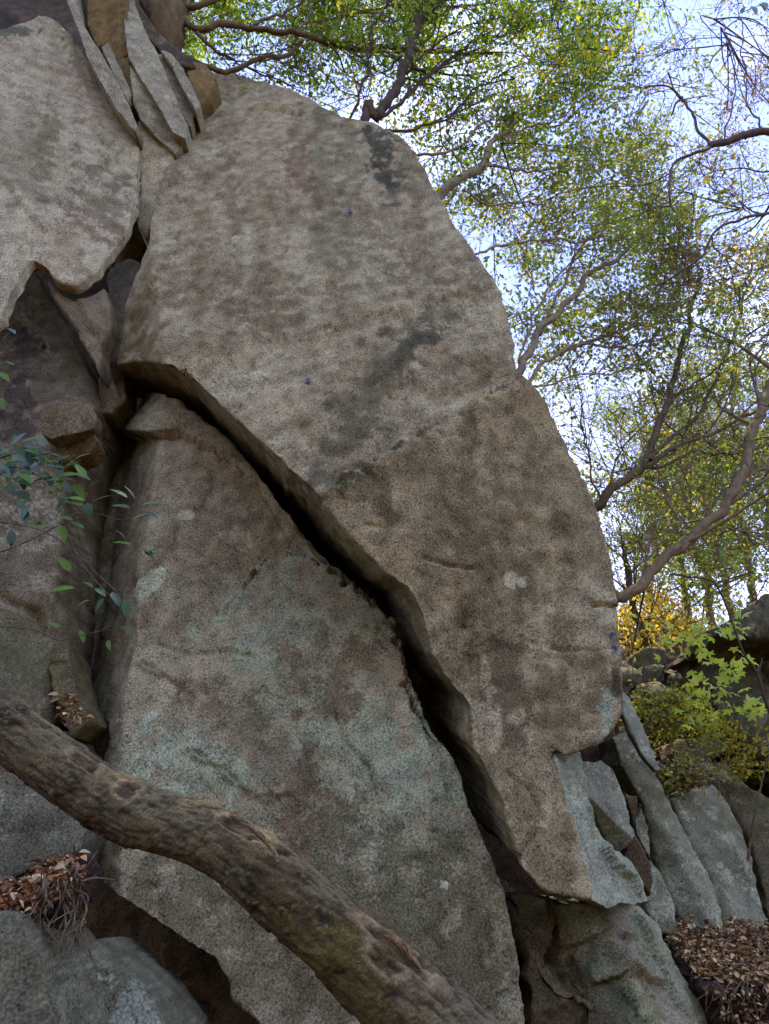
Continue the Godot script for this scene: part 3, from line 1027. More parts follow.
	rock("boulder", "small wedged brown block beside the tip of the lower slab", [39, 404, 58, 399, 77, 400, 94, 407, 99, 417, 94, 428, 70, 436, 52, 439, 39, 434], [[70, 418, 4.95, 10, 8], [70, 403, "0.0", 0, 40]], {"s": 1.8, "thick": 0.2, "rings": 6, "amp": 0.03, "pal": wedge})
	rock("boulder", "lower wedged brown stone in the dark gap behind the leaves", [54, 438, 94, 430, 97, 440, 92, 453, 77, 458, 56, 466, 48, 452], [[75, 448, 5.1, -10, -20]], {"s": 1.8, "thick": 0.25, "rings": 6, "amp": 0.03, "pal": wedge})
	rock("boulder", "narrow mossy stone at the foot of the dark gully", [46, 642, 68, 647, 71, 668, 80, 698, 90, 720, 70, 740, 56, 702, 49, 672], [[65, 680, 4.85, -5, 20]], {"s": 1.8, "thick": 0.5, "rings": 6, "amp": 0.03, "pal": {"a": lin(126, 116, 92), "b": lin(108, 98, 78), "lichen_amt": 0.3}, "ops": [{"k": "groove", "p": [48, 664, 70, 662], "r": 4.0, "d": 0.03}]})
	# under the trunk
	rock("boulder", "bluish grey rock below the fallen trunk at the left edge", [-140, 715, 0, 715, 50, 728, 85, 780, 90, 825, 80, 862, 40, 870, 0, 886, -60, 900, -140, 900], [[30, 820, 4.5, 12, 10], [80, 830, null, 55, 0]], {"thick": 0.8, "pal": {"a": lin(128, 126, 122), "b": lin(108, 104, 98), "lichen": lin(164, 172, 176), "lichen_amt": 0.6}, "amp": 0.08})
	rock("cliff_block", "smooth brown back wall of the dark hollow under the lower slab", [60, 830, 130, 850, 330, 1000, 420, 1110, 60, 1110], [[150, 980, 5.6, -10, 12]], {"thick": 0.4, "amp": 0.09, "pal": {"a": lin(122, 102, 80), "b": lin(104, 86, 66), "lichen_amt": 0.15},
		"ops": [{"k": "groove", "p": [160, 960, 165, 990, 190, 992, 215, 1005], "r": 5.0, "d": 0.06}, {"k": "step", "p": [165, 940, 160, 975, 165, 992], "r": 24.0, "d": 0.05}]})
	var low := {"a": lin(130, 128, 120), "b": lin(112, 107, 98), "lichen": lin(164, 168, 164), "lichen_amt": 0.4}
	rock("boulder", "pale streaked sloping boulder at the bottom left under the hollow", [58, 968, 84, 948, 100, 965, 125, 985, 152, 1006, 176, 1040, 190, 1100, 80, 1100, 66, 1010], [[110, 1020, 4.0, 18, 32], [72, 1000, null, -40, 10]], {"thick": 0.9, "amp": 0.06, "pal": low,
		"ops": [{"k": "paint", "p": [130, 1015, 145, 1030], "r": 18.0, "c": lin(176, 184, 188), "amt": 0.7, "grain": 1.2}]})
	rock("boulder", "dark rounded boulder filling the bottom left corner", [-120, 905, 0, 918, 12, 926, 26, 945, 40, 972, 56, 1002, 70, 1036, 80, 1100, -120, 1100], [[10, 990, 3.5, 14, 22], [40, 980, null, 50, 10], [0, 925, null, 0, 60]], {"thick": 0.9, "amp": 0.06, "pal": low})
	rock("boulder", "small triangular stone between the two bottom left boulders", [52, 985, 66, 985, 80, 1000, 92, 1030, 98, 1090, 66, 1090, 60, 1020], [[72, 1030, 3.75, 25, 25]], {"s": 2.0, "thick": 0.6, "rings": 5, "amp": 0.03, "pal": low})

func build_right_rocks() -> void:
	var pale := {"a": lin(160, 162, 160), "b": lin(140, 140, 138), "dark": lin(112, 100, 92), "dark_amt": 0.55, "lichen": lin(186, 194, 192), "lichen_amt": 0.55}
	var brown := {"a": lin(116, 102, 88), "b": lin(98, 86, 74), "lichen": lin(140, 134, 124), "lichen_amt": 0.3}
	rock("cliff_block", "sloping pedestal rock with pale green and tan streaks below the main block", [
		500, 885, 520, 896, 545, 902, 575, 904, 604, 905, 640, 903, 655, 915, 668, 945, 690, 975, 710, 1000, 735, 1030, 765, 1100, 520, 1100, 524, 1000, 518, 940],
		[[620, 960, 5.2, 32, 26], [598, 940, null, -30, -2]],
		{"thick": 1.0, "amp": 0.05, "chip": 0.02, "fine": 0.03, "pal": {"a": lin(182, 180, 174), "b": lin(162, 158, 150), "dark": lin(112, 96, 84), "dark_amt": 0.6, "lichen": lin(178, 186, 182), "lichen_amt": 0.4}, "ops": [
			{"k": "step", "p": [560, 950, 600, 935, 640, 940], "r": 16.0, "d": 0.05, "edge": 0.01},
			{"k": "step", "p": [590, 985, 625, 975, 670, 985], "r": 16.0, "d": 0.05, "edge": 0.01},
			{"k": "step", "p": [590, 905, 605, 945, 625, 990, 645, 1030], "r": 22.0, "d": 0.04},
			{"k": "step", "p": [632, 905, 650, 950, 675, 1000, 700, 1040], "r": 20.0, "d": 0.04},
			{"k": "paint", "p": [578, 908, 595, 950, 615, 990, 640, 1030], "r": 15.0, "c": lin(150, 166, 152), "amt": 0.6, "grain": 0.9},
			{"k": "paint", "p": [630, 910, 655, 960, 690, 1010], "r": 11.0, "c": lin(156, 172, 162), "amt": 0.6, "grain": 0.9},
			{"k": "paint", "p": [600, 912, 625, 950], "r": 12.0, "c": lin(160, 148, 158), "amt": 0.7, "grain": 0.7},
			{"k": "paint", "p": [628, 960, 645, 1000, 660, 1030], "r": 16.0, "c": lin(160, 140, 116), "amt": 0.6, "grain": 0.7},
			{"k": "paint", "p": [540, 920, 550, 980, 580, 1030], "r": 26.0, "c": lin(112, 98, 84), "amt": 0.8, "grain": 0.6}]})
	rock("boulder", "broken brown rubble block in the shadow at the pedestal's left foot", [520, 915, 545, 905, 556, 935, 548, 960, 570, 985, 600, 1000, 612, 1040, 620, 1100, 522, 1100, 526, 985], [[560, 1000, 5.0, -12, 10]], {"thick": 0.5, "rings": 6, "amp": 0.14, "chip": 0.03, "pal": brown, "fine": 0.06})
	rock("boulder", "small olive block tucked under the lower tip of the main block", [512, 896, 530, 894, 548, 902, 550, 925, 538, 938, 524, 930], [[530, 915, 5.1, -10, 5]], {"s": 1.8, "thick": 0.4, "rings": 5, "amp": 0.03, "pal": {"a": lin(112, 108, 84), "b": lin(96, 90, 70)}})
	rock("cliff_flake", "pale wedge block with a dark underside jammed below the overhang", [578, 762, 601, 759, 613, 769, 621, 785, 628, 802, 631, 823, 637, 833, 634, 843, 621, 854, 610, 850, 596, 821, 584, 797],
		[[605, 785, 5.25, 48, 22], [606, 812, null, -6, -42]], {"s": 1.7, "thick": 0.5, "rings": 6, "amp": 0.02, "soft": 0.008, "pal": pale, "smooth": 1})
	rock("cliff_flake", "dark brown splinter behind the pale wedge block", [612, 768, 617, 780, 629, 794, 640, 796, 639, 808, 634, 829, 627, 803], [[628, 800, 5.45, 10, -10]], {"s": 1.6, "thick": 0.4, "rings": 4, "amp": 0.02, "pal": brown})
	rock("cliff_flake", "lilac grey splinter right of the pale wedge block", [641, 803, 648, 818, 652, 844, 651, 862, 636, 834, 635, 820], [[643, 835, 5.5, 20, 10]], {"s": 1.6, "thick": 0.4, "rings": 4, "amp": 0.02, "pal": pale})
	rock("cliff_flake", "dark wedge under the lilac splinter", [636, 834, 651, 863, 654, 882, 652, 898, 640, 884, 622, 856], [[642, 866, 5.45, 10, -5]], {"s": 1.6, "thick": 0.4, "rings": 4, "amp": 0.02, "pal": brown})
	# leaning ribs behind
	var rib := {"a": lin(150, 150, 144), "b": lin(126, 124, 112), "dark": lin(96, 92, 76), "dark_amt": 0.6, "lichen": lin(196, 196, 194), "lichen_amt": 0.6}
	rock("rock_rib", "thin pale blade of rock at the top of the leaning ribs", [622, 690, 631, 700, 643, 727, 652, 748, 661, 770, 657, 770, 643, 755, 634, 738, 624, 715], [[642, 735, 6.45, 45, 30]], {"s": 1.6, "thick": 0.12, "rings": 4, "amp": 0.02, "pal": pale})
	rock("rock_rib", "leaning pale rib of rock nearest the main block", [612, 735, 626, 730, 642, 754, 660, 776, 680, 820, 700, 860, 715, 890, 726, 940, 690, 940, 674, 906, 656, 860, 645, 815, 630, 785, 618, 765], [[670, 830, 6.4, 30, 34], [652, 810, null, -35, 20]], {"s": 2.0, "thick": 0.8, "rings": 6, "amp": 0.05, "pal": rib, "ops": [{"k": "paint", "p": [650, 790, 665, 860], "r": 12.0, "c": lin(98, 98, 74), "amt": 0.6}]})
	rock("rock_rib", "short grey rib at the foot of the ribs beside the pedestal", [648, 856, 662, 876, 674, 902, 680, 935, 655, 935, 645, 900], [[662, 900, 6.0, 25, 25]], {"s": 1.8, "thick": 0.6, "rings": 5, "amp": 0.03, "pal": rib})
	rock("rock_rib", "broad lichen spotted rib leaning right above the dead leaves", [670, 797, 690, 789, 712, 785, 728, 803, 740, 826, 752, 860, 761, 893, 770, 925, 776, 945, 725, 945, 706, 895, 691, 850, 679, 820], [[720, 860, 6.9, 28, 36], [695, 840, null, -40, 25], [748, 850, "0.0", 60, 20]], {"s": 2.0, "thick": 0.8, "rings": 6, "amp": 0.05, "pal": rib,
		"ops": [{"k": "groove", "p": [722, 825, 738, 865, 765, 910], "r": 3.0, "d": 0.02}]})
	var dim := {"a": lin(128, 122, 110), "b": lin(104, 98, 86), "dark": lin(82, 76, 62), "lichen": lin(164, 160, 154), "lichen_amt": 0.5}
	rock("boulder", "dark mossy boulder behind the broad rib at the right edge", [690, 775, 705, 758, 732, 764, 753, 788, 800, 810, 840, 840, 840, 930, 768, 925, 755, 860, 738, 818, 712, 790], [[740, 800, 8.0, 5, 5], [730, 780, "0.0", 20, 50]], {"s": 2.4, "thick": 1.2, "rings": 6, "amp": 0.1, "pal": dim, "ops": [{"k": "paint", "p": [735, 770, 765, 790], "r": 16.0, "c": lin(104, 116, 76), "amt": 0.7}]})
	rock("boulder", "low flat grey stone below the yellow green shrub", [660, 756, 678, 738, 708, 735, 731, 747, 712, 760, 684, 768], [[695, 750, 8.3, 0, 28]], {"s": 1.8, "thick": 0.8, "rings": 5, "amp": 0.06, "pal": dim})
	var big := {"a": lin(122, 117, 107), "b": lin(100, 95, 86), "dark": lin(74, 68, 58), "lichen": lin(172, 168, 158), "lichen_amt": 0.5}
	rock("boulder", "large weathered boulder under the cap rock at the right edge", [710, 645, 728, 636, 830, 634, 860, 800, 800, 790, 752, 742, 736, 724, 720, 705, 707, 680], [[755, 680, 9.2, -8, 10], [725, 690, null, -55, 0]], {"s": 2.0, "thick": 2.0, "rings": 6, "amp": 0.06, "chip": 0.1, "smooth": 1, "pal": big, "ops": [{"k": "groove", "p": [730, 715, 760, 712, 800, 720], "r": 6.0, "d": 0.08}]})
	rock("boulder", "overhanging grey cap rock on the large boulder at the right edge", [722, 634, 730, 621, 752, 604, 790, 588, 860, 580, 860, 640, 770, 639, 740, 639], [[760, 622, 8.7, -10, 22], [745, 632, "0.0", 0, -30]], {"s": 2.0, "thick": 2.2, "rings": 6, "amp": 0.05, "chip": 0.06, "smooth": 1, "pal": big})
	rock("boulder", "added dark rock for the shade of a crevice behind the green maple sapling", [684, 655, 700, 645, 714, 640, 722, 668, 720, 706, 704, 722, 688, 705], [[702, 680, 10.0, -20, 4]], {"s": 2.0, "thick": 1.5, "rings": 6, "amp": 0.1, "pal": {"a": lin(84, 78, 68), "b": lin(66, 60, 52), "lichen_amt": 0.2}})  # crevice shade put into the dark palette of an added rock
	var far := [
		["squared pale grey block in the far stone pile", [642, 667, 655, 665, 666, 667, 665, 682, 654, 684, 643, 682], 9.8],
		["hump backed boulder on top of the far stone pile", [628, 660, 638, 652, 652, 646, 664, 650, 669, 660, 666, 668, 640, 668, 626, 672], 10.4],
		["grey stone right of the squared block in the far pile", [667, 671, 676, 669, 686, 674, 692, 690, 684, 698, 667, 694], 10.0],
		["low stone at the foot of the squared block", [640, 684, 656, 684, 672, 690, 676, 700, 650, 704, 632, 700, 630, 690], 9.4],
		["dark stone left of the squared block by the cliff edge", [608, 664, 626, 664, 640, 672, 640, 686, 628, 694, 608, 692], 9.6],
	]
	for a in far:
		rock("boulder", a[0], a[1], [[a[1][0] + 12, a[1][1] + 8, a[2], -8 if a[2] > 9.7 else 10, 12], [a[1][4], a[1][5] + 2, "0.0", 0, 55]], {"s": 1.4, "thick": 1.2, "rings": 5, "amp": 0.03, "chip": 0.06, "smooth": 0, "pal": dim})
	# soil bank with dead leaves
	rock("soil_bank", "", [640, 900, 680, 915, 725, 924, 770, 930, 860, 935, 960, 960, 960, 1120, 740, 1120, 712, 1000, 690, 975, 660, 940], [[700, 930, 6.1, 5, 74], [720, 992, "0.0", 8, 8]], {"s": 3.0, "thick": 1.0, "rings": 5, "amp": 0.12, "fine": 0.03, "mat": M.soil, "kind": "structure", "pal": {"a": lin(74, 58, 46), "b": lin(56, 44, 36), "lichen_amt": 0.0}})
	rock("soil_bank", "", [-60, 884, 0, 888, 40, 874, 76, 860, 84, 876, 80, 900, 66, 916, 50, 932, 30, 945, 10, 930, 0, 924, -60, 918], [[50, 890, 3.9, 10, 58], [60, 912, "0.0", 10, 5]], {"s": 2.4, "thick": 0.3, "rings": 5, "amp": 0.06, "fine": 0.05, "mat": M.soil, "kind": "structure", "pal": {"a": lin(70, 58, 50), "b": lin(50, 42, 38), "lichen_amt": 0.0}})

func build_log() -> void:
	var l := [-130, 655, 46, -60, 690, 50, 0, 722, 53, 35, 750, 55, 92, 790, 58, 140, 815, 60, 182, 828, 59, 228, 848, 62, 278, 888, 68, 335, 935, 73, 388, 985, 79, 440, 1035, 84, 500, 1095, 90, 580, 1175, 96]
	var pts := []
	var wid := []
	for k in range(0, l.size(), 3):
		var D := lerpf(2.75, 2.35, clampf((l[k] + 60.0) / 560.0, 0, 1))
		pts.append(at(l[k], l[k + 1], D))
		wid.append(l[k + 2] * 0.44 * pts[-1].distance_to(EYE) / F)
	var path := smooth_path(pts, 0.008)
	var sides := 88
	var v := PackedVector3Array()
	var c := PackedColorArray()
	var idx := PackedInt32Array()
	var u := Vector3.UP
	var total := 0.0
	var cum := [0.0]
	for k in pts.size() - 1:
		total += pts[k].distance_to(pts[k + 1])
		cum.append(total)
	# old branch scars: pixel, half length, half width along and across the trunk
	var scars := []
	for q in [[86, 762, 0.05, 0.007], [127, 793, 0.03, 0.012], [243, 824, 0.06, 0.011], [385, 966, 0.05, 0.015], [398, 950, 0.09, 0.008]]:
		var best := 1e9
		var c0 := Vector3.ZERO
		for p in path:
			var pj := ray(q[0], q[1]).normalized()
			var dd := (p - EYE).cross(pj).length()
			if dd < best:
				best = dd
				c0 = p
		var foot := EYE + ray(q[0], q[1]).normalized() * ((c0 - EYE).length() - 0.075)
		scars.append([foot, q[2], q[3]])
	var s := 0.0
	for k in path.size():
		if k > 0:
			s += path[k].distance_to(path[k - 1])
		var t := (path[mini(k + 1, path.size() - 1)] - path[maxi(k - 1, 0)]).normalized()
		u = (u - t * u.dot(t)).normalized()
		var w := t.cross(u)
		var r: float = wid[-1]
		for i in cum.size() - 1:
			if s >= cum[i] and s <= cum[i + 1]:
				r = lerpf(wid[i], wid[i + 1], (s - cum[i]) / maxf(cum[i + 1] - cum[i], 1e-6))
		for i in sides:
			var a := TAU * i / sides
			var dir := u * cos(a) + w * sin(a)
			var p := path[k] + dir * r
			# bark: long fibres along the trunk, plates, knots
			var fib := nz_mid.get_noise_3d(s * 2.2, cos(a) * 1.1, sin(a) * 1.1)
			var plate := nz_mid.get_noise_3d(p.x * 1.4, p.y * 1.4, p.z * 1.4 + 30)
			var d := r * 0.09 * nz_form.get_noise_3d(s * 2.0, cos(a), sin(a)) + fib * 0.006 + nz_fine.get_noise_3d(p.x * 2, p.y * 2, p.z * 2) * 0.0022
			if plate > 0.12:
				d += 0.006 * smoothstep(0.12, 0.17, plate)
			var hollow := 0.0
			var rim := 0.0
			for q in scars:
				var off: Vector3 = p - q[0]
				var al := off.dot(t)
				var ac := sqrt(maxf(0.0, off.length_squared() - al * al)) - 0.02
				var e := sqrt(pow(al / q[1], 2.0) + pow(maxf(ac, 0.0) / q[2], 2.0)) + fib * 0.5
				hollow = maxf(hollow, smoothstep(1.0, 0.6, e))
				rim = maxf(rim, exp(-pow((e - 1.35) / 0.3, 2.0)))
			d += rim * 0.004 - hollow * 0.013
			# a long split in the bark on the upper side
			var split := absf(a - 0.5 - 0.25 * sin(s * 4.0) - nz_mid.get_noise_1d(s) * 0.3)
			if s < 1.0:
				d -= 0.012 * exp(-pow(split / 0.07, 2.0))
			v.append(p + dir * d)
			var m := nz_mid.get_noise_3d(p.x * 1.6, p.y * 1.6, p.z * 1.6)
			var lo := nz_low.get_noise_3d(p.x * 2.5, p.y * 2.5, p.z * 2.5)
			var f := nz_fine.get_noise_3d(p.x * 2.2, p.y * 2.2, p.z * 2.2)
			var col := lin(94, 82, 60).lerp(lin(54, 45, 33), smoothstep(-0.2, 0.3, m + f * 0.35))
			col = col.lerp(lin(118, 106, 60), 0.6 * smoothstep(0.05, 0.3, lo + m * 0.6 + f * 0.3))
			col = col.lerp(lin(150, 140, 118), 0.4 * smoothstep(0.05, 0.4, fib * 0.6 + f * 0.3 - lo * 0.9))
			col = col.lerp(lin(56, 46, 38), 0.7 * smoothstep(0.15, 0.5, -fib + f * 0.4))
			col = col.lerp(lin(168, 146, 122), 0.6 * rim)
			col = col.lerp(lin(84, 66, 50), 0.5 * hollow)
			col = col * (1.0 + f * 0.3)
			c.append(Color(col.r, col.g, col.b))
	for k in path.size() - 1:
		for i in sides:
			var a := k * sides + i
			var b := k * sides + (i + 1) % sides
			idx.append_array([a, a + sides, b, b, a + sides, b + sides])
	# close both ends
	for e in [0, path.size() - 1]:
		v.append(path[e])
		c.append(lin(140, 120, 96))
		for i in sides:
			var a: int = e * sides + i
			var b: int = e * sides + (i + 1) % sides
			idx.append_array([v.size() - 1, a, b] if e == 0 else [v.size() - 1, b, a])
	var base: Vector3 = path[-1]
	for k in v.size():
		v[k] -= base
	var t := thing("fallen_trunk", "bare fallen tree trunk slanting across the lower left", "tree trunk", base)
	part("trunk", amesh(v, normals_of(v, idx), c, idx), M.bark, t)
	# loose curls of bark
	for q in [[262, 838, 46, 6, 40.0], [404, 950, 44, 7, 40.0], [372, 963, 26, 6, 14.0], [462, 1004, 30, 5, 42.0]]:
		var b := new_buf()
		var mid := at(q[0], q[1], 2.36)
		var rad := deg_to_rad(q[4])
		var ax := Vector3(cos(rad), -sin(rad), 0.05)
		var up := Vector3(sin(rad), cos(rad), 0.35).normalized()
		var out := ax.cross(up).normalized()
		var per := mid.distance_to(EYE) / F
		var vv := PackedVector3Array()
		var cc := PackedColorArray()
		var ii := PackedInt32Array()
		for k in 13:
			var x := (k / 12.0 - 0.5)
			var ww: float = q[3] * per * (1.0 - pow(absf(x) * 2.0, 2.5) * 0.85)
			for j in 5:
				var y := j / 4.0
				for side in 2:
					vv.append(ax * x * q[2] * per + up * (y - 0.4) * ww + out * (0.012 * sin(y * 2.6) + 0.012 * x * x * 4.0 - side * 0.003))
					cc.append(lin(170, 142, 120).lerp(lin(92, 76, 62), clampf(0.5 + nz_fine.get_noise_2d(k * 0.05, j * 0.03) * 1.6, 0, 1)))
		for k in 12:
			for j in 4:
				var a := (k * 5 + j) * 2
				ii.append_array([a, a + 2, a + 10, a + 2, a + 12, a + 10, a + 1, a + 11, a + 3, a + 3, a + 11, a + 13])
		part("bark_curl", amesh(vv, normals_of(vv, ii), cc, ii), M.bark, t, mid - base)

func build_trees() -> void:
	var dark := lin(92, 80, 72)
	var greyb := lin(162, 150, 140)
	var green := [lin(120, 150, 44), lin(150, 172, 48), lin(92, 128, 44), lin(176, 184, 56), lin(110, 138, 46), lin(200, 176, 56)]
	var mixed := [lin(124, 146, 74), lin(108, 130, 72), lin(150, 158, 76), lin(132, 146, 80), lin(118, 140, 76), lin(164, 162, 80), lin(192, 166, 78)]
	var yellow := [lin(250, 216, 96), lin(240, 204, 80), lin(236, 220, 110), lin(252, 232, 140)]
	var brownish := [lin(120, 112, 72), lin(146, 118, 70), lin(104, 110, 66), lin(170, 140, 70)]
	tree("cliff_top_tree", "thick gnarled tree rooted at the top left above the flakes", [
		[34, 40, [152, 100, 7.2, 162, 50, 7.0, 168, 18, 6.95, 172, -10, 7.1, 176, -60, 7.4, 170, -130, 7.9]],
		[10, 5, [178, 12, 7.0, 195, 33, 7.0, 222, 23, 7.0, 250, 27, 7.1, 290, 32, 7.2, 325, 42, 7.4, 370, 47, 7.8, 440, 52, 8.4, 500, 56, 9.0]],
		[10, 5, [180, 8, 7.0, 198, 6, 7.0, 225, -3, 7.1, 260, -18, 7.3, 320, -40, 7.7]],
		[7, 3, [196, 32, 7.0, 212, 52, 7.0, 236, 64, 7.1]],
		[9, 5, [196, 62, 6.95, 222, 68, 7.0, 255, 62, 7.1, 285, 56, 7.3, 302, 42, 7.5]],
		[5, 2, [250, 27, 7.1, 275, 18, 7.3, 300, 0, 7.6, 330, -30, 7.9]],
		[4, 2, [290, 32, 7.2, 330, 18, 7.5, 380, 8, 8.0, 430, 0, 8.5]],
		[8, 3, [172, -5, 7.0, 150, 8, 7.1, 146, -10, 7.3, 140, -40, 7.5]],
	], scatter([140, -70, 470, -70, 460, 60, 330, 70, 230, 55, 190, 60, 150, 20], 34, 7.2, 10.5, 0.35, 0.7, 190), green, {"col": lin(124, 106, 84), "sub": 4})
	tree("cliff_top_tree", "slim dark trunked tree leaning right on top of the main block", [
		[12, 8, [368, 132, 6.95, 378, 118, 6.95, 394, 92, 7.05, 408, 62, 7.2, 418, 30, 7.4, 429, -5, 7.7, 445, -60, 8.2]],
		[7, 4, [380, 118, 6.95, 396, 108, 7.05, 416, 84, 7.2, 442, 64, 7.5, 472, 44, 7.9, 520, 28, 8.5]],
		[5, 3, [338, 160, 7.1, 354, 116, 7.1, 364, 82, 7.2, 369, 40, 7.4, 384, 10, 7.7, 396, -20, 8.0]],
		[5, 2, [384, 132, 7.0, 420, 128, 7.2, 450, 114, 7.5, 478, 88, 7.9, 520, 62, 8.5]],
		[4, 2, [404, 70, 7.15, 440, 20, 7.6, 470, -20, 8.0]],
	], scatter([300, -60, 600, -60, 640, 60, 600, 140, 520, 170, 440, 150, 380, 95, 320, 90], 42, 7.4, 11.0, 0.35, 0.75, 210, -0.25), green, {"col": dark})
	tree("cliff_side_tree", "tree with pale spreading limbs behind the main block's upper right edge", [
		[12, 2, [420, 215, 7.6, 440, 192, 7.6, 462, 180, 7.7, 480, 165, 7.8, 500, 135, 8.1, 540, 100, 8.6]],
		[5, 2, [408, 158, 7.6, 436, 157, 7.6, 456, 147, 7.7, 486, 122, 8.0, 520, 90, 8.4]],
		[5, 2, [478, 168, 7.8, 510, 168, 8.0, 545, 170, 8.4, 590, 160, 9.0]],
		[4, 2, [462, 190, 7.7, 500, 206, 8.0, 540, 202, 8.5, 600, 190, 9.2]],
		[5, 2, [466, 262, 7.7, 500, 245, 8.0, 540, 240, 8.3, 580, 242, 8.7, 620, 225, 9.2]],
		[4, 2, [500, 135, 8.1, 560, 120, 8.7, 610, 90, 9.3, 650, 85, 9.8]],
	], scatter([400, 130, 480, 90, 640, 60, 690, 140, 650, 240, 540, 270, 480, 240], 40, 8.0, 11.5, 0.35, 0.7, 120, -0.3), mixed, {"col": greyb})
	tree("hillside_tree", "pale many limbed tree fanning up right beside the main block", [
		[11, 2, [490, 420, 8.4, 518, 372, 8.4, 540, 332, 8.6, 568, 302, 8.9, 590, 276, 9.2, 620, 256, 9.6, 650, 228, 10.1, 690, 180, 10.8]],
		[9, 3, [500, 430, 8.4, 525, 390, 8.5, 560, 352, 8.8, 600, 338, 9.2, 640, 318, 9.7, 670, 270, 10.3, 680, 240, 10.6]],
		[6, 2, [540, 335, 8.6, 560, 290, 8.9, 590, 235, 9.4, 630, 200, 10.0, 665, 140, 10.7]],
		[5, 2, [512, 385, 8.4, 530, 330, 8.6, 555, 280, 9.0, 600, 240, 9.6]],
		[5, 2, [560, 352, 8.8, 590, 345, 9.0, 630, 345, 9.4, 690, 330, 10.0]],
		[4, 2, [525, 392, 8.5, 570, 378, 8.8, 620, 372, 9.2, 660, 352, 9.7]],
	], scatter([500, 240, 620, 190, 700, 200, 720, 300, 650, 370, 560, 400, 520, 370], 40, 8.6, 12.5, 0.35, 0.75, 120, -0.3), mixed, {"col": greyb})
	tree("hillside_tree", "dark multi stemmed tree leaning out from behind the main block's shoulder", [
		[17, 3, [585, 540, 8.9, 604, 500, 8.9, 622, 484, 8.95, 643, 464, 9.1, 655, 436, 9.3, 668, 402, 9.6, 680, 358, 10.0, 690, 318, 10.5, 700, 270, 11.0]],
		[10, 4, [608, 495, 8.9, 630, 475, 8.95, 658, 458, 9.1, 690, 440, 9.4, 730, 424, 9.8, 775, 402, 10.4]],
		[7, 3, [650, 460, 9.1, 684, 428, 9.4, 708, 398, 9.8, 722, 366, 10.1, 735, 328, 10.6, 752, 262, 11.3]],
		[6, 3, [642, 468, 9.1, 672, 462, 9.3, 705, 452, 9.6, 745, 452, 10.0, 800, 440, 10.6]],
		[4, 2, [668, 402, 9.6, 700, 380, 10.0, 740, 350, 10.5, 790, 320, 11.2]],
		[4, 2, [600, 508, 8.9, 612, 480, 9.0, 618, 455, 9.1, 630, 430, 9.4]],
		[4, 2, [604, 500, 8.9, 590, 462, 9.2, 584, 430, 9.5, 580, 400, 9.8]],
	], scatter([570, 400, 640, 350, 700, 250, 800, 220, 820, 430, 700, 480, 620, 500], 42, 9.0, 13.5, 0.35, 0.8, 105, -0.3), mixed, {"col": lin(112, 98, 84)})
	tree("hillside_tree", "brown trunk sweeping in a long curve up to the right edge", [
		[13, 9, [606, 612, 8.5, 622, 598, 8.5, 645, 580, 8.55, 672, 554, 8.6, 700, 530, 8.7, 728, 502, 8.8, 743, 472, 8.95, 752, 436, 9.15, 766, 396, 9.4, 795, 345, 9.9, 830, 290, 10.5]],
		[4, 2, [640, 584, 8.55, 648, 560, 8.7, 645, 530, 8.9]],
		[4, 2, [680, 548, 8.6, 678, 520, 8.8, 668, 495, 9.0, 660, 470, 9.3]],
		[4, 2, [742, 476, 8.95, 770, 468, 9.2, 810, 455, 9.6]],
		[3, 2, [700, 530, 8.7, 730, 528, 8.9, 770, 540, 9.2]],
	], scatter([620, 500, 700, 470, 800, 450, 800, 560, 700, 590, 640, 580], 14, 9.0, 12.0, 0.35, 0.7, 80, -0.3), mixed, {"col": lin(140, 124, 106)})
	tree("hillside_tree", "twisted lilac grey limbed tree reaching in from the upper right edge", [
		[9, 8, [900, 230, 8.2, 860, 170, 8.0, 815, 140, 7.9, 780, 133, 7.8, 750, 135, 7.8, 725, 141, 7.8, 708, 146, 7.8]],
		[5, 3, [710, 146, 7.8, 698, 132, 7.8, 690, 110, 7.8, 682, 98, 7.8, 675, 104, 7.8, 672, 114, 7.8]],
		[5, 3, [710, 146, 7.8, 690, 154, 7.8, 676, 163, 7.8, 670, 180, 7.8, 672, 200, 7.8, 676, 213, 7.8]],
		[4, 2, [682, 98, 7.8, 668, 88, 7.8, 650, 88, 7.9, 635, 95, 8.0]],
		[6, 3, [870, 190, 8.1, 815, 196, 8.0, 770, 212, 7.9, 735, 222, 7.9, 715, 232, 7.9, 705, 252, 7.9, 680, 272, 8.0, 652, 288, 8.1]],
		[3, 1, [760, 134, 7.8, 748, 100, 7.9, 744, 60, 8.0, 742, 20, 8.1, 735, -20, 8.2]],
		[3, 1, [725, 141, 7.8, 735, 90, 7.9, 730, 50, 8.0, 720, 20, 8.1]],
		[3, 1, [712, 236, 7.9, 730, 262, 8.0, 760, 276, 8.1]],
		[3, 1, [672, 206, 7.8, 655, 208, 7.9, 640, 212, 8.0]],
	], scatter([640, 60, 700, -30, 800, -20, 810, 300, 680, 290, 660, 180], 26, 8.0, 11.5, 0.4, 0.8, 55, -0.35), brownish, {"col": lin(112, 100, 108), "leaf": 0.065, "sub": 1})
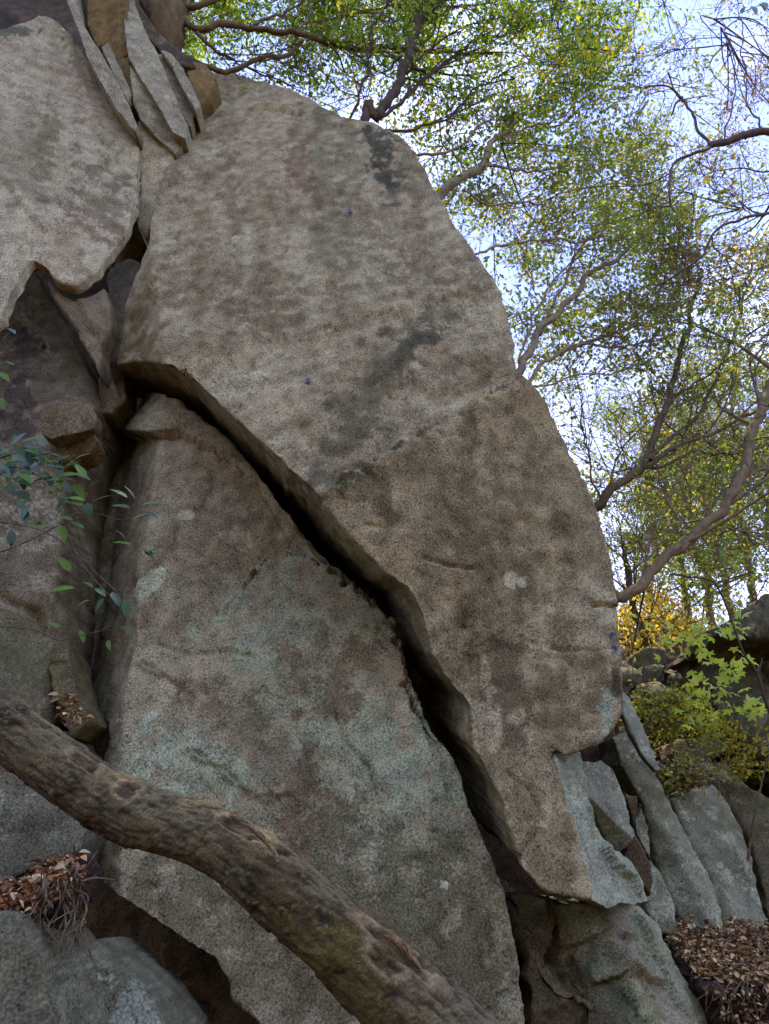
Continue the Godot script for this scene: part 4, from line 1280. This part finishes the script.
	var back := [
		[735, 640, 13.5, 722, 570, 13.6, 708, 515, 13.8, 690, 462, 14.2, 678, 400, 15.0, "slender grey trunked tree behind the cap rock, leaning left"],
		[712, 640, 14.5, 705, 575, 14.6, 694, 540, 14.8, 684, 480, 15.3, 690, 400, 16.0, "straight grey trunked tree above the dark crevice"],
		[762, 630, 15.0, 748, 560, 15.1, 738, 500, 15.4, 732, 430, 16.0, 740, 350, 17.0, "thin trunked tree rising behind the cap rock near right edge"],
		[690, 640, 16.5, 684, 580, 16.6, 676, 530, 16.9, 664, 470, 17.4, 655, 400, 18.0, "faint thin trunked tree left of the straight grey one"],
		[790, 640, 13.0, 775, 560, 13.1, 768, 500, 13.4, 770, 420, 14.0, 785, 330, 15.0, "grey trunked tree cut off by the right edge"],
		[655, 650, 19.0, 650, 590, 19.1, 655, 540, 19.4, 648, 470, 20.0, 640, 390, 21.0, "far slender tree seen just right of the main block"],
	]
	for b in back:
		tree("background_tree", b[15], [[9, 3, b.slice(0, 15)], [4, 2, [b[6], b[7], b[8], b[6] + 25, b[7] - 60, b[8] + 0.5, b[6] + 60, b[7] - 120, b[8] + 1.2]], [4, 2, [b[6], b[7], b[8], b[6] - 25, b[7] - 50, b[8] + 0.5, b[6] - 40, b[7] - 110, b[8] + 1.2]]],
			scatter([b[9] - 80, b[10] - 110, b[9] + 80, b[10] - 110, b[9] + 90, b[10] + 60, b[6] + 50, b[7] + 60, b[6] - 50, b[7] + 60, b[9] - 90, b[10] + 60], 16, b[2] - 0.5, b[2] + 3.5, 0.5, 1.0, 115, -0.3), mixed, {"col": greyb, "group": "slender trees on the hillside", "leaf": 0.09})
	tree("yellow_tree", "small tree with glowing yellow autumn leaves beyond the stone pile", [
		[8, 5, [652, 662, 12.0, 646, 640, 12.0, 638, 620, 12.05, 632, 600, 12.1, 628, 570, 12.3, 620, 540, 12.6]],
		[4, 2, [646, 640, 12.0, 650, 615, 12.1, 656, 590, 12.3]],
		[3, 2, [650, 655, 12.0, 664, 636, 12.2, 676, 618, 12.4]],
	], scatter([612, 612, 660, 604, 690, 615, 688, 650, 650, 664, 612, 660], 18, 12.0, 15.0, 0.35, 0.6, 130, -1.0), yellow, {"leaf": 0.085})

func maple_leaf() -> ArrayMesh:
	var ang := [-150, -115, -85, -62, -38, -20, 0, 20, 38, 62, 85, 115, 150]
	var rad := [0.35, 0.66, 0.45, 0.9, 0.52, 0.66, 1.0, 0.66, 0.52, 0.9, 0.45, 0.66, 0.35]
	var v := PackedVector3Array([Vector3.ZERO])
	var idx := PackedInt32Array()
	for k in ang.size():
		var a := deg_to_rad(ang[k])
		v.append(Vector3(cos(a) * rad[k], -0.22 * rad[k] * rad[k] + (0.06 if k % 2 == 0 else -0.02), sin(a) * rad[k]))
	for k in ang.size() - 1:
		idx.append_array([0, k + 2, k + 1])
	return amesh(v, normals_of(v, idx), PackedColorArray(), idx)

func mat_leaf(c: Color, rough: float, through: float, sheen := 0.5) -> StandardMaterial3D:
	var m := StandardMaterial3D.new()
	m.albedo_color = c.linear_to_srgb()
	m.roughness = rough
	m.metallic_specular = sheen
	m.backlight_enabled = true
	m.backlight = Color(through, through, through * 0.6)
	m.cull_mode = BaseMaterial3D.CULL_DISABLED
	return m

# a plant with countable leaves: stems by points, leaves each a part of its own
func leafy(called: String, label: String, cat: String, stems: Array, leaf_list: Array, shape: Mesh, mats: Array, stem_col: Color, stem_w: float) -> Node3D:
	var s0: Array = stems[0]
	var root := at(s0[0], s0[1], s0[2])
	var t := thing(called, label, cat, root)
	for s in stems:
		var pts := []
		for k in range(0, s.size(), 3):
			pts.append(at(s[k], s[k + 1], s[k + 2]))
		var b := new_buf()
		add_tube(b, smooth_path(pts, 0.03), stem_w, stem_w * 0.4, 6, 0.2, stem_col)
		part("stem", buf_mesh(b, root), M.bark, t)
	for q in leaf_list:
		# px, py, depth, length px, direction deg (0 right, 90 up), tip towards camera, roll
		var p := at(q[0], q[1], q[2])
		var len: float = q[3] * p.distance_to(EYE) / F
		var a := deg_to_rad(q[4])
		var x := Vector3(cos(a), sin(a), q[5]).normalized()
		var up := Vector3(rng.randfn() * 0.35, 0.9, q[6]).normalized()
		var z := x.cross(up).normalized()
		var o := part("leaf", shape, mats[rng.randi() % mats.size()], t)
		o.transform = Transform3D(Basis(x, z.cross(x), z).scaled(Vector3.ONE * len), p - root)
	return t

func build_plants() -> void:
	var glossy := [mat_leaf(lin(58, 82, 38), 0.5, 0.3, 0.25), mat_leaf(lin(84, 110, 36), 0.5, 0.35, 0.2), mat_leaf(lin(56, 80, 32), 0.42, 0.25, 0.4)]
	var shape := leaf_mesh(0.46, 0.22, 6)
	var stems := [
		[-40, 470, 3.1, 0, 458, 3.1, 25, 452, 3.1, 48, 462, 3.05, 70, 480, 3.0, 88, 495, 3.0],
		[-40, 480, 3.1, -5, 470, 3.1, 20, 468, 3.1, 42, 478, 3.1, 62, 492, 3.1],
		[-40, 560, 3.0, 0, 552, 3.0, 30, 540, 3.0, 60, 525, 2.95, 95, 514, 2.95, 120, 520, 2.95, 150, 515, 2.95],
		[-40, 520, 3.2, 0, 522, 3.2, 40, 530, 3.15, 70, 548, 3.1, 95, 572, 3.1, 115, 590, 3.05, 128, 603, 3.05],
		[60, 525, 2.95, 80, 560, 3.0, 95, 580, 3.0, 112, 598, 3.0],
		[-40, 620, 3.1, 0, 626, 3.1, 35, 630, 3.1, 60, 640, 3.1, 95, 632, 3.05, 122, 628, 3.05],
		[-40, 595, 3.2, 10, 612, 3.2, 40, 625, 3.2, 60, 642, 3.2],
		[-40, 350, 2.9, -20, 345, 2.9, 0, 335, 2.9, 12, 330, 2.9],
	]
	var ll := []
	# measured leaves
	for q in [[3, 340, 2.9, 16, 60], [0, 352, 2.9, 18, 20], [5, 328, 2.9, 20, -30], [-2, 372, 2.9, 18, -35], [0, 398, 2.9, 16, -60], [2, 362, 2.9, 14, -10],
		[130, 508, 2.95, 20, 165], [140, 506, 2.95, 22, 15], [145, 512, 2.95, 16, -20], [152, 506, 2.95, 24, 5], [135, 500, 2.95, 18, 120], [128, 498, 2.95, 20, 150], [146, 515, 2.95, 14, 200],
		[135, 548, 2.95, 20, -15], [145, 550, 2.95, 16, -40], [132, 545, 2.95, 18, 170], [148, 552, 2.95, 12, 20], [126, 540, 2.95, 16, 130],
		[70, 572, 3.0, 22, 125], [82, 582, 3.0, 16, -20], [95, 588, 3.0, 18, -30], [112, 592, 3.05, 20, -50], [126, 600, 3.05, 20, -75], [104, 598, 3.05, 16, -120], [90, 600, 3.05, 16, 200], [75, 588, 3.0, 24, 190],
		[60, 524, 2.95, 22, -60], [66, 522, 2.95, 24, -15], [84, 506, 2.95, 22, 160], [92, 502, 2.95, 20, 30], [85, 512, 2.95, 16, 185], [35, 520, 3.0, 22, -20], [48, 522, 3.0, 20, -160], [25, 510, 3.0, 18, -70],
		[18, 500, 3.0, 16, -50], [30, 504, 3.0, 18, -100], [12, 530, 3.1, 18, -80], [10, 545, 3.1, 16, 30], [30, 540, 3.0, 18, 210], [60, 628, 3.1, 14, 150], [80, 630, 3.1, 14, -60], [100, 632, 3.05, 14, 40], [108, 640, 3.05, 12, -70], [118, 629, 3.05, 16, 10]]:
		ll.append([q[0], q[1], q[2], q[3] * 0.95, q[4], rng.randf_range(0.0, 0.5), rng.randf_range(0.2, 0.9)])
	for k in 110:
		var a: Array = stems[k % 2]
		var i := rng.randi_range(1, a.size() / 3 - 1)
		var f := rng.randf()
		var x := lerpf(a[3 * i - 3], a[3 * i], f)
		var y := lerpf(a[3 * i - 2], a[3 * i + 1], f)
		if x < -15:
			continue
		ll.append([x + rng.randfn() * 11, y + rng.randfn() * 12, rng.randf_range(2.95, 3.2), rng.randf_range(13, 21), rng.randf_range(-70, 60) + (180 if rng.randf() < 0.25 else 0), rng.randf_range(-0.1, 0.5), rng.randf_range(0.3, 1.1)])
	leafy("evergreen_shrub", "glossy leaved evergreen shrub reaching in from the left edge", "shrub", stems, ll, shape, glossy, lin(112, 100, 84), 0.0035)

	# maple sapling in the gap on the right
	var mp := [mat_leaf(lin(186, 206, 52), 0.6, 0.9, 0.2), mat_leaf(lin(160, 194, 48), 0.6, 0.9, 0.2), mat_leaf(lin(204, 216, 70), 0.6, 0.9, 0.2)]
	var ms := [[700, 745, 7.9, 706, 720, 7.9, 702, 690, 7.85, 705, 660, 7.8, 700, 632, 7.8], [704, 700, 7.85, 722, 690, 7.8, 742, 702, 7.75, 760, 712, 7.7], [703, 680, 7.85, 725, 668, 7.8, 745, 664, 7.75], [704, 665, 7.8, 685, 645, 7.8, 665, 640, 7.8], [702, 690, 7.85, 694, 700, 7.8, 688, 715, 7.75], [701, 640, 7.8, 720, 628, 7.8, 735, 624, 7.8]]
	var mlv := []
	for s in ms:
		for k in range(3, s.size(), 3):
			for j in 9:
				mlv.append([s[k] + rng.randfn() * 8, s[k + 1] + rng.randfn() * 8, s[k + 2] + rng.randfn() * 0.1, rng.randf_range(6.5, 10.0), rng.randf_range(-60, 240), rng.randf_range(-0.2, 0.4), rng.randf_range(0.1, 0.7)])
	leafy("maple_sapling", "bright green maple sapling in front of the dark crevice", "sapling", ms, mlv, maple_leaf(), mp, lin(110, 98, 80), 0.006)
	leafy("bare_sapling", "bare forked sapling stem arching in front of the cap rock", "sapling", [
		[795, 770, 7.4, 778, 730, 7.4, 766, 702, 7.4, 757, 673, 7.4, 744, 654, 7.4, 735, 630, 7.4, 727, 608, 7.4, 718, 588, 7.4, 710, 580, 7.4, 690, 577, 7.4, 670, 574, 7.4],
		[757, 673, 7.4, 761, 664, 7.4, 762, 658, 7.4]], [], null, [], lin(96, 82, 74), 0.018)
	leafy("bare_sapling", "thin leaning bare stem in front of the dark mossy boulder", "sapling", [[748, 860, 6.5, 752, 830, 6.5, 760, 790, 6.5, 768, 760, 6.5, 790, 700, 6.5]], [], null, [], lin(112, 98, 84), 0.012)
	leafy("hanging_twig", "small dark leaved twig hanging into the top right corner", "twig", [[800, -30, 5.0, 775, -14, 5.0, 758, -2, 5.0, 748, 4, 5.0]],
		[[742, 4, 5.0, 12, 200, 0.2, 0.5], [745, 6, 5.0, 12, 240, 0.2, 0.5], [752, 6, 5.0, 12, 275, 0.2, 0.5], [758, 4, 5.0, 12, 300, 0.2, 0.5], [764, 2, 5.0, 12, 260, 0.2, 0.5]], shape, [mat_leaf(lin(60, 84, 56), 0.5, 0.3)], lin(70, 60, 54), 0.004)
	# low shrubs between the boulders: many small leaves
	for q in [
		["low yellow green shrub filling the gap below the far stone pile", [[640, 735, 7.6], [668, 732, 7.7], [690, 735, 7.9]], [632, 700, 690, 690, 715, 715, 725, 745, 680, 752, 640, 745], 26, [lin(176, 172, 64), lin(150, 156, 58), lin(196, 186, 80), lin(120, 130, 62)], 7.5, 8.3],
		["small ferny shrub on the ledge above the leaning ribs", [[672, 785, 7.2], [678, 775, 7.2], [690, 782, 7.2]], [662, 762, 690, 755, 715, 775, 700, 790, 672, 790], 7, [lin(150, 152, 74), lin(120, 124, 66)], 7.0, 7.4],
		["sparse yellowing shrub at the edge of the mossy boulder", [[725, 765, 7.6], [738, 758, 7.6], [745, 765, 7.6]], [712, 735, 745, 728, 765, 755, 750, 772, 718, 765], 10, [lin(186, 168, 60), lin(140, 142, 60)], 7.4, 7.8]]:
		var t := thing("low_shrub", q[0], "shrub", at(q[1][0][0], q[1][0][1], q[1][0][2]))
		var places := []
		var tints := []
		var stem := new_buf()
		for c in scatter(q[2], q[3], q[5], q[6], 0.1, 0.2, 60, -2.0):
			var p := at(c[0], c[1], c[2])
			var b: Array = q[1][rng.randi() % 3]
			var foot := at(b[0], b[1], b[2])
			add_tube(stem, smooth_path([foot, foot.lerp(p, 0.5) + Vector3(0, 0.08, 0), p], 0.05), 0.005, 0.002, 4, 0.0, lin(110, 96, 70))
			for k in int(c[4]):
				places.append(Transform3D(leaf_basis(0.8).scaled(Vector3.ONE * rng.randf_range(0.03, 0.06)), p + Vector3(rng.randfn(), rng.randfn() * 0.7, rng.randfn()) * c[3] * 0.7 - t.position))
				var h: Color = q[4][rng.randi() % q[4].size()]
				tints.append(h * rng.randf_range(0.7, 1.2))
		tag(part("stems", buf_mesh(stem, t.position), M.bark, t), "", "", "", "stuff")
		tag(leaves("foliage", t, M.leaf_shape, M.leaf, places, tints), "", "", "", "stuff")

func litter(called: String, label: String, poly: Array, planes: Array, n: int, lo: float, hi: float, cols: Array, lift: float, keep := -2.0) -> void:
	var fs := facets(planes)
	var places := []
	var tints := []
	var origin := Vector3.ZERO
	for c in scatter(poly, n, 0, 1, 0, 1, 1, keep):
		var p := at(c[0], c[1], depth_at(fs, c[0], c[1], 0.02)) + Vector3(0, absf(rng.randfn()) * lift, 0)
		if origin == Vector3.ZERO:
			origin = p
		places.append(Transform3D(leaf_basis(1.6).scaled(Vector3.ONE * rng.randf_range(lo, hi)), p - origin))
		var h: Color = cols[rng.randi() % cols.size()]
		tints.append(h * rng.randf_range(0.6, 1.3))
	var o := leaves(numbered(called), self, M.dry_shape, M.dry, places, tints)
	o.position = origin
	tag(o, label, "leaf litter", "", "stuff")

func build_litter() -> void:
	var cols := [lin(150, 124, 96), lin(126, 100, 76), lin(178, 154, 128), lin(98, 80, 64), lin(198, 180, 156), lin(140, 110, 80)]
	litter("leaf_litter", "brown dead leaves covering the bank at the bottom right", [636, 902, 680, 916, 725, 925, 770, 931, 850, 940, 850, 1000, 765, 992, 735, 985, 700, 978, 670, 945], [[700, 930, 6.1, 5, 74], [720, 992, "0.0", 8, 8]], 9000, 0.015, 0.058, cols, 0.03)
	litter("leaf_litter", "scattered dead leaves on the dark face of the bank", [690, 975, 770, 985, 850, 995, 850, 1060, 750, 1060, 715, 1005], [[700, 930, 6.08, 5, 74], [720, 992, "0.0", 8, 8]], 500, 0.025, 0.05, cols, 0.01)
	litter("leaf_litter", "tan dead leaves piled on the root clump at lower left", [-10, 888, 20, 882, 45, 872, 76, 857, 84, 872, 80, 892, 50, 905, 30, 915, -10, 920], [[50, 890, 3.84, 10, 58], [60, 912, "0.0", 10, 5]], 420, 0.03, 0.06, [lin(178, 132, 96), lin(196, 152, 112), lin(140, 98, 72), lin(212, 190, 170), lin(120, 82, 60)], 0.025)
	litter("leaf_litter", "reddish dead leaves caught in the dark gully", [54, 690, 70, 700, 90, 712, 84, 726, 60, 728], [[65, 700, 4.7, 0, 40]], 70, 0.03, 0.06, cols, 0.03)
	litter("leaf_litter", "brown dead leaves on the ledge above the leaning ribs", [655, 745, 675, 752, 690, 775, 712, 782, 690, 792, 672, 792, 660, 770], [[680, 770, 7.3, 0, 40]], 260, 0.04, 0.08, cols, 0.03)

func build_small() -> void:
	# hanging dead roots at the lower left
	var roots := [
		[78, 868, 72, 882, 60, 905, 52, 930, 38, 950, 26, 958], [70, 872, 66, 890, 68, 910, 58, 930, 50, 945], [74, 880, 74, 900, 70, 920, 60, 932, 50, 946], [80, 878, 78, 900, 74, 925, 76, 945],
		[58, 882, 60, 900, 54, 925, 46, 945, 44, 962], [76, 832, 74, 845, 76, 865, 80, 880], [80, 882, 95, 878, 115, 880], [82, 875, 90, 862, 98, 850], [60, 890, 44, 900, 40, 918], [72, 900, 62, 925, 55, 950, 56, 965],
		[68, 885, 58, 910, 48, 925, 36, 940], [80, 900, 82, 925, 88, 945, 92, 960], [64, 905, 66, 930, 60, 955, 58, 985]]
	for k in 18:
		var x := rng.randf_range(36, 86)
		var y := rng.randf_range(872, 905)
		var l := [x, y]
		for j in 4:
			x += rng.randfn() * 7 - 2.5
			y += rng.randf_range(8, 22)
			l.append_array([x, y])
		roots.append(l)
	var rt := thing("dead_roots", "tangle of pale dead roots hanging below the leaf pile", "roots", at(70, 880, 3.7))
	for r in roots:
		var pts := []
		for k in range(0, r.size(), 2):
			pts.append(at(r[k], r[k + 1], 3.72 + 0.05 * sin(k * 1.7 + r[0])))
		var b := new_buf()
		add_tube(b, smooth_path(pts, 0.02), rng.randf_range(0.0025, 0.0075), 0.0015, 6, 0.5, lin(128, 112, 100))
		part("root", buf_mesh(b, rt.position), M.bark, rt)
		if r.size() > 8 and rng.randf() < 0.7:
			var b2 := new_buf()
			var q: Vector3 = pts[2]
			add_tube(b2, smooth_path([q, q + Vector3(rng.randfn() * 0.05, -0.06, 0.03), q + Vector3(rng.randfn() * 0.09, -0.13, 0.02)], 0.02), 0.003, 0.001, 5, 0.4, lin(140, 122, 108))
			part("root", buf_mesh(b2, rt.position), M.bark, rt)
	# roots and twigs in the bank at the right
	var rr := thing("exposed_roots", "fine dark roots dangling from the undercut bank at right", "roots", at(740, 985, 5.2))
	for k in 26:
		var x := rng.randf_range(708, 800)
		var y := rng.randf_range(980, 992)
		var pts := [at(x, y, 5.25)]
		for j in 3:
			x += rng.randfn() * 7
			y += rng.randf_range(6, 16)
			pts.append(at(x, y, 5.2 + rng.randfn() * 0.05))
		var b := new_buf()
		add_tube(b, smooth_path(pts, 0.03), 0.005, 0.0015, 5, 0.4, lin(104, 88, 76))
		part("root", buf_mesh(b, rr.position), M.bark, rr)
	# climbing bolts
	var fs := facets(MAIN)
	for q in [["climbing_bolt", "small steel bolt hanger high on the main block", 350, 211], ["climbing_bolt", "small steel bolt hanger low on the main block's tan face", 308, 380]]:
		var p := at(q[2], q[3], depth_at(fs, q[2], q[3], 0.0) - 0.02)
		var t := thing(q[0], q[1], "bolt", p, "climbing bolts on the main block")
		t.rotation_degrees = Vector3(-17, -3, 0)
		var plate := BoxMesh.new()
		plate.size = Vector3(0.036, 0.05, 0.004)
		part("plate", plate, M.steel, t)
		var eye := TorusMesh.new()
		eye.inner_radius = 0.011
		eye.outer_radius = 0.019
		eye.rings = 16
		eye.ring_segments = 8
		var e := part("ring", eye, M.steel, t, Vector3(0.004, -0.032, 0.014))
		e.rotation_degrees = Vector3(0, 0, 90)
		var nut := CylinderMesh.new()
		nut.top_radius = 0.009
		nut.bottom_radius = 0.009
		nut.height = 0.05
		nut.radial_segments = 6
		var nn := part("nut", nut, M.steel, t, Vector3(0, 0.008, -0.01))
		nn.rotation_degrees = Vector3(90, 0, 0)
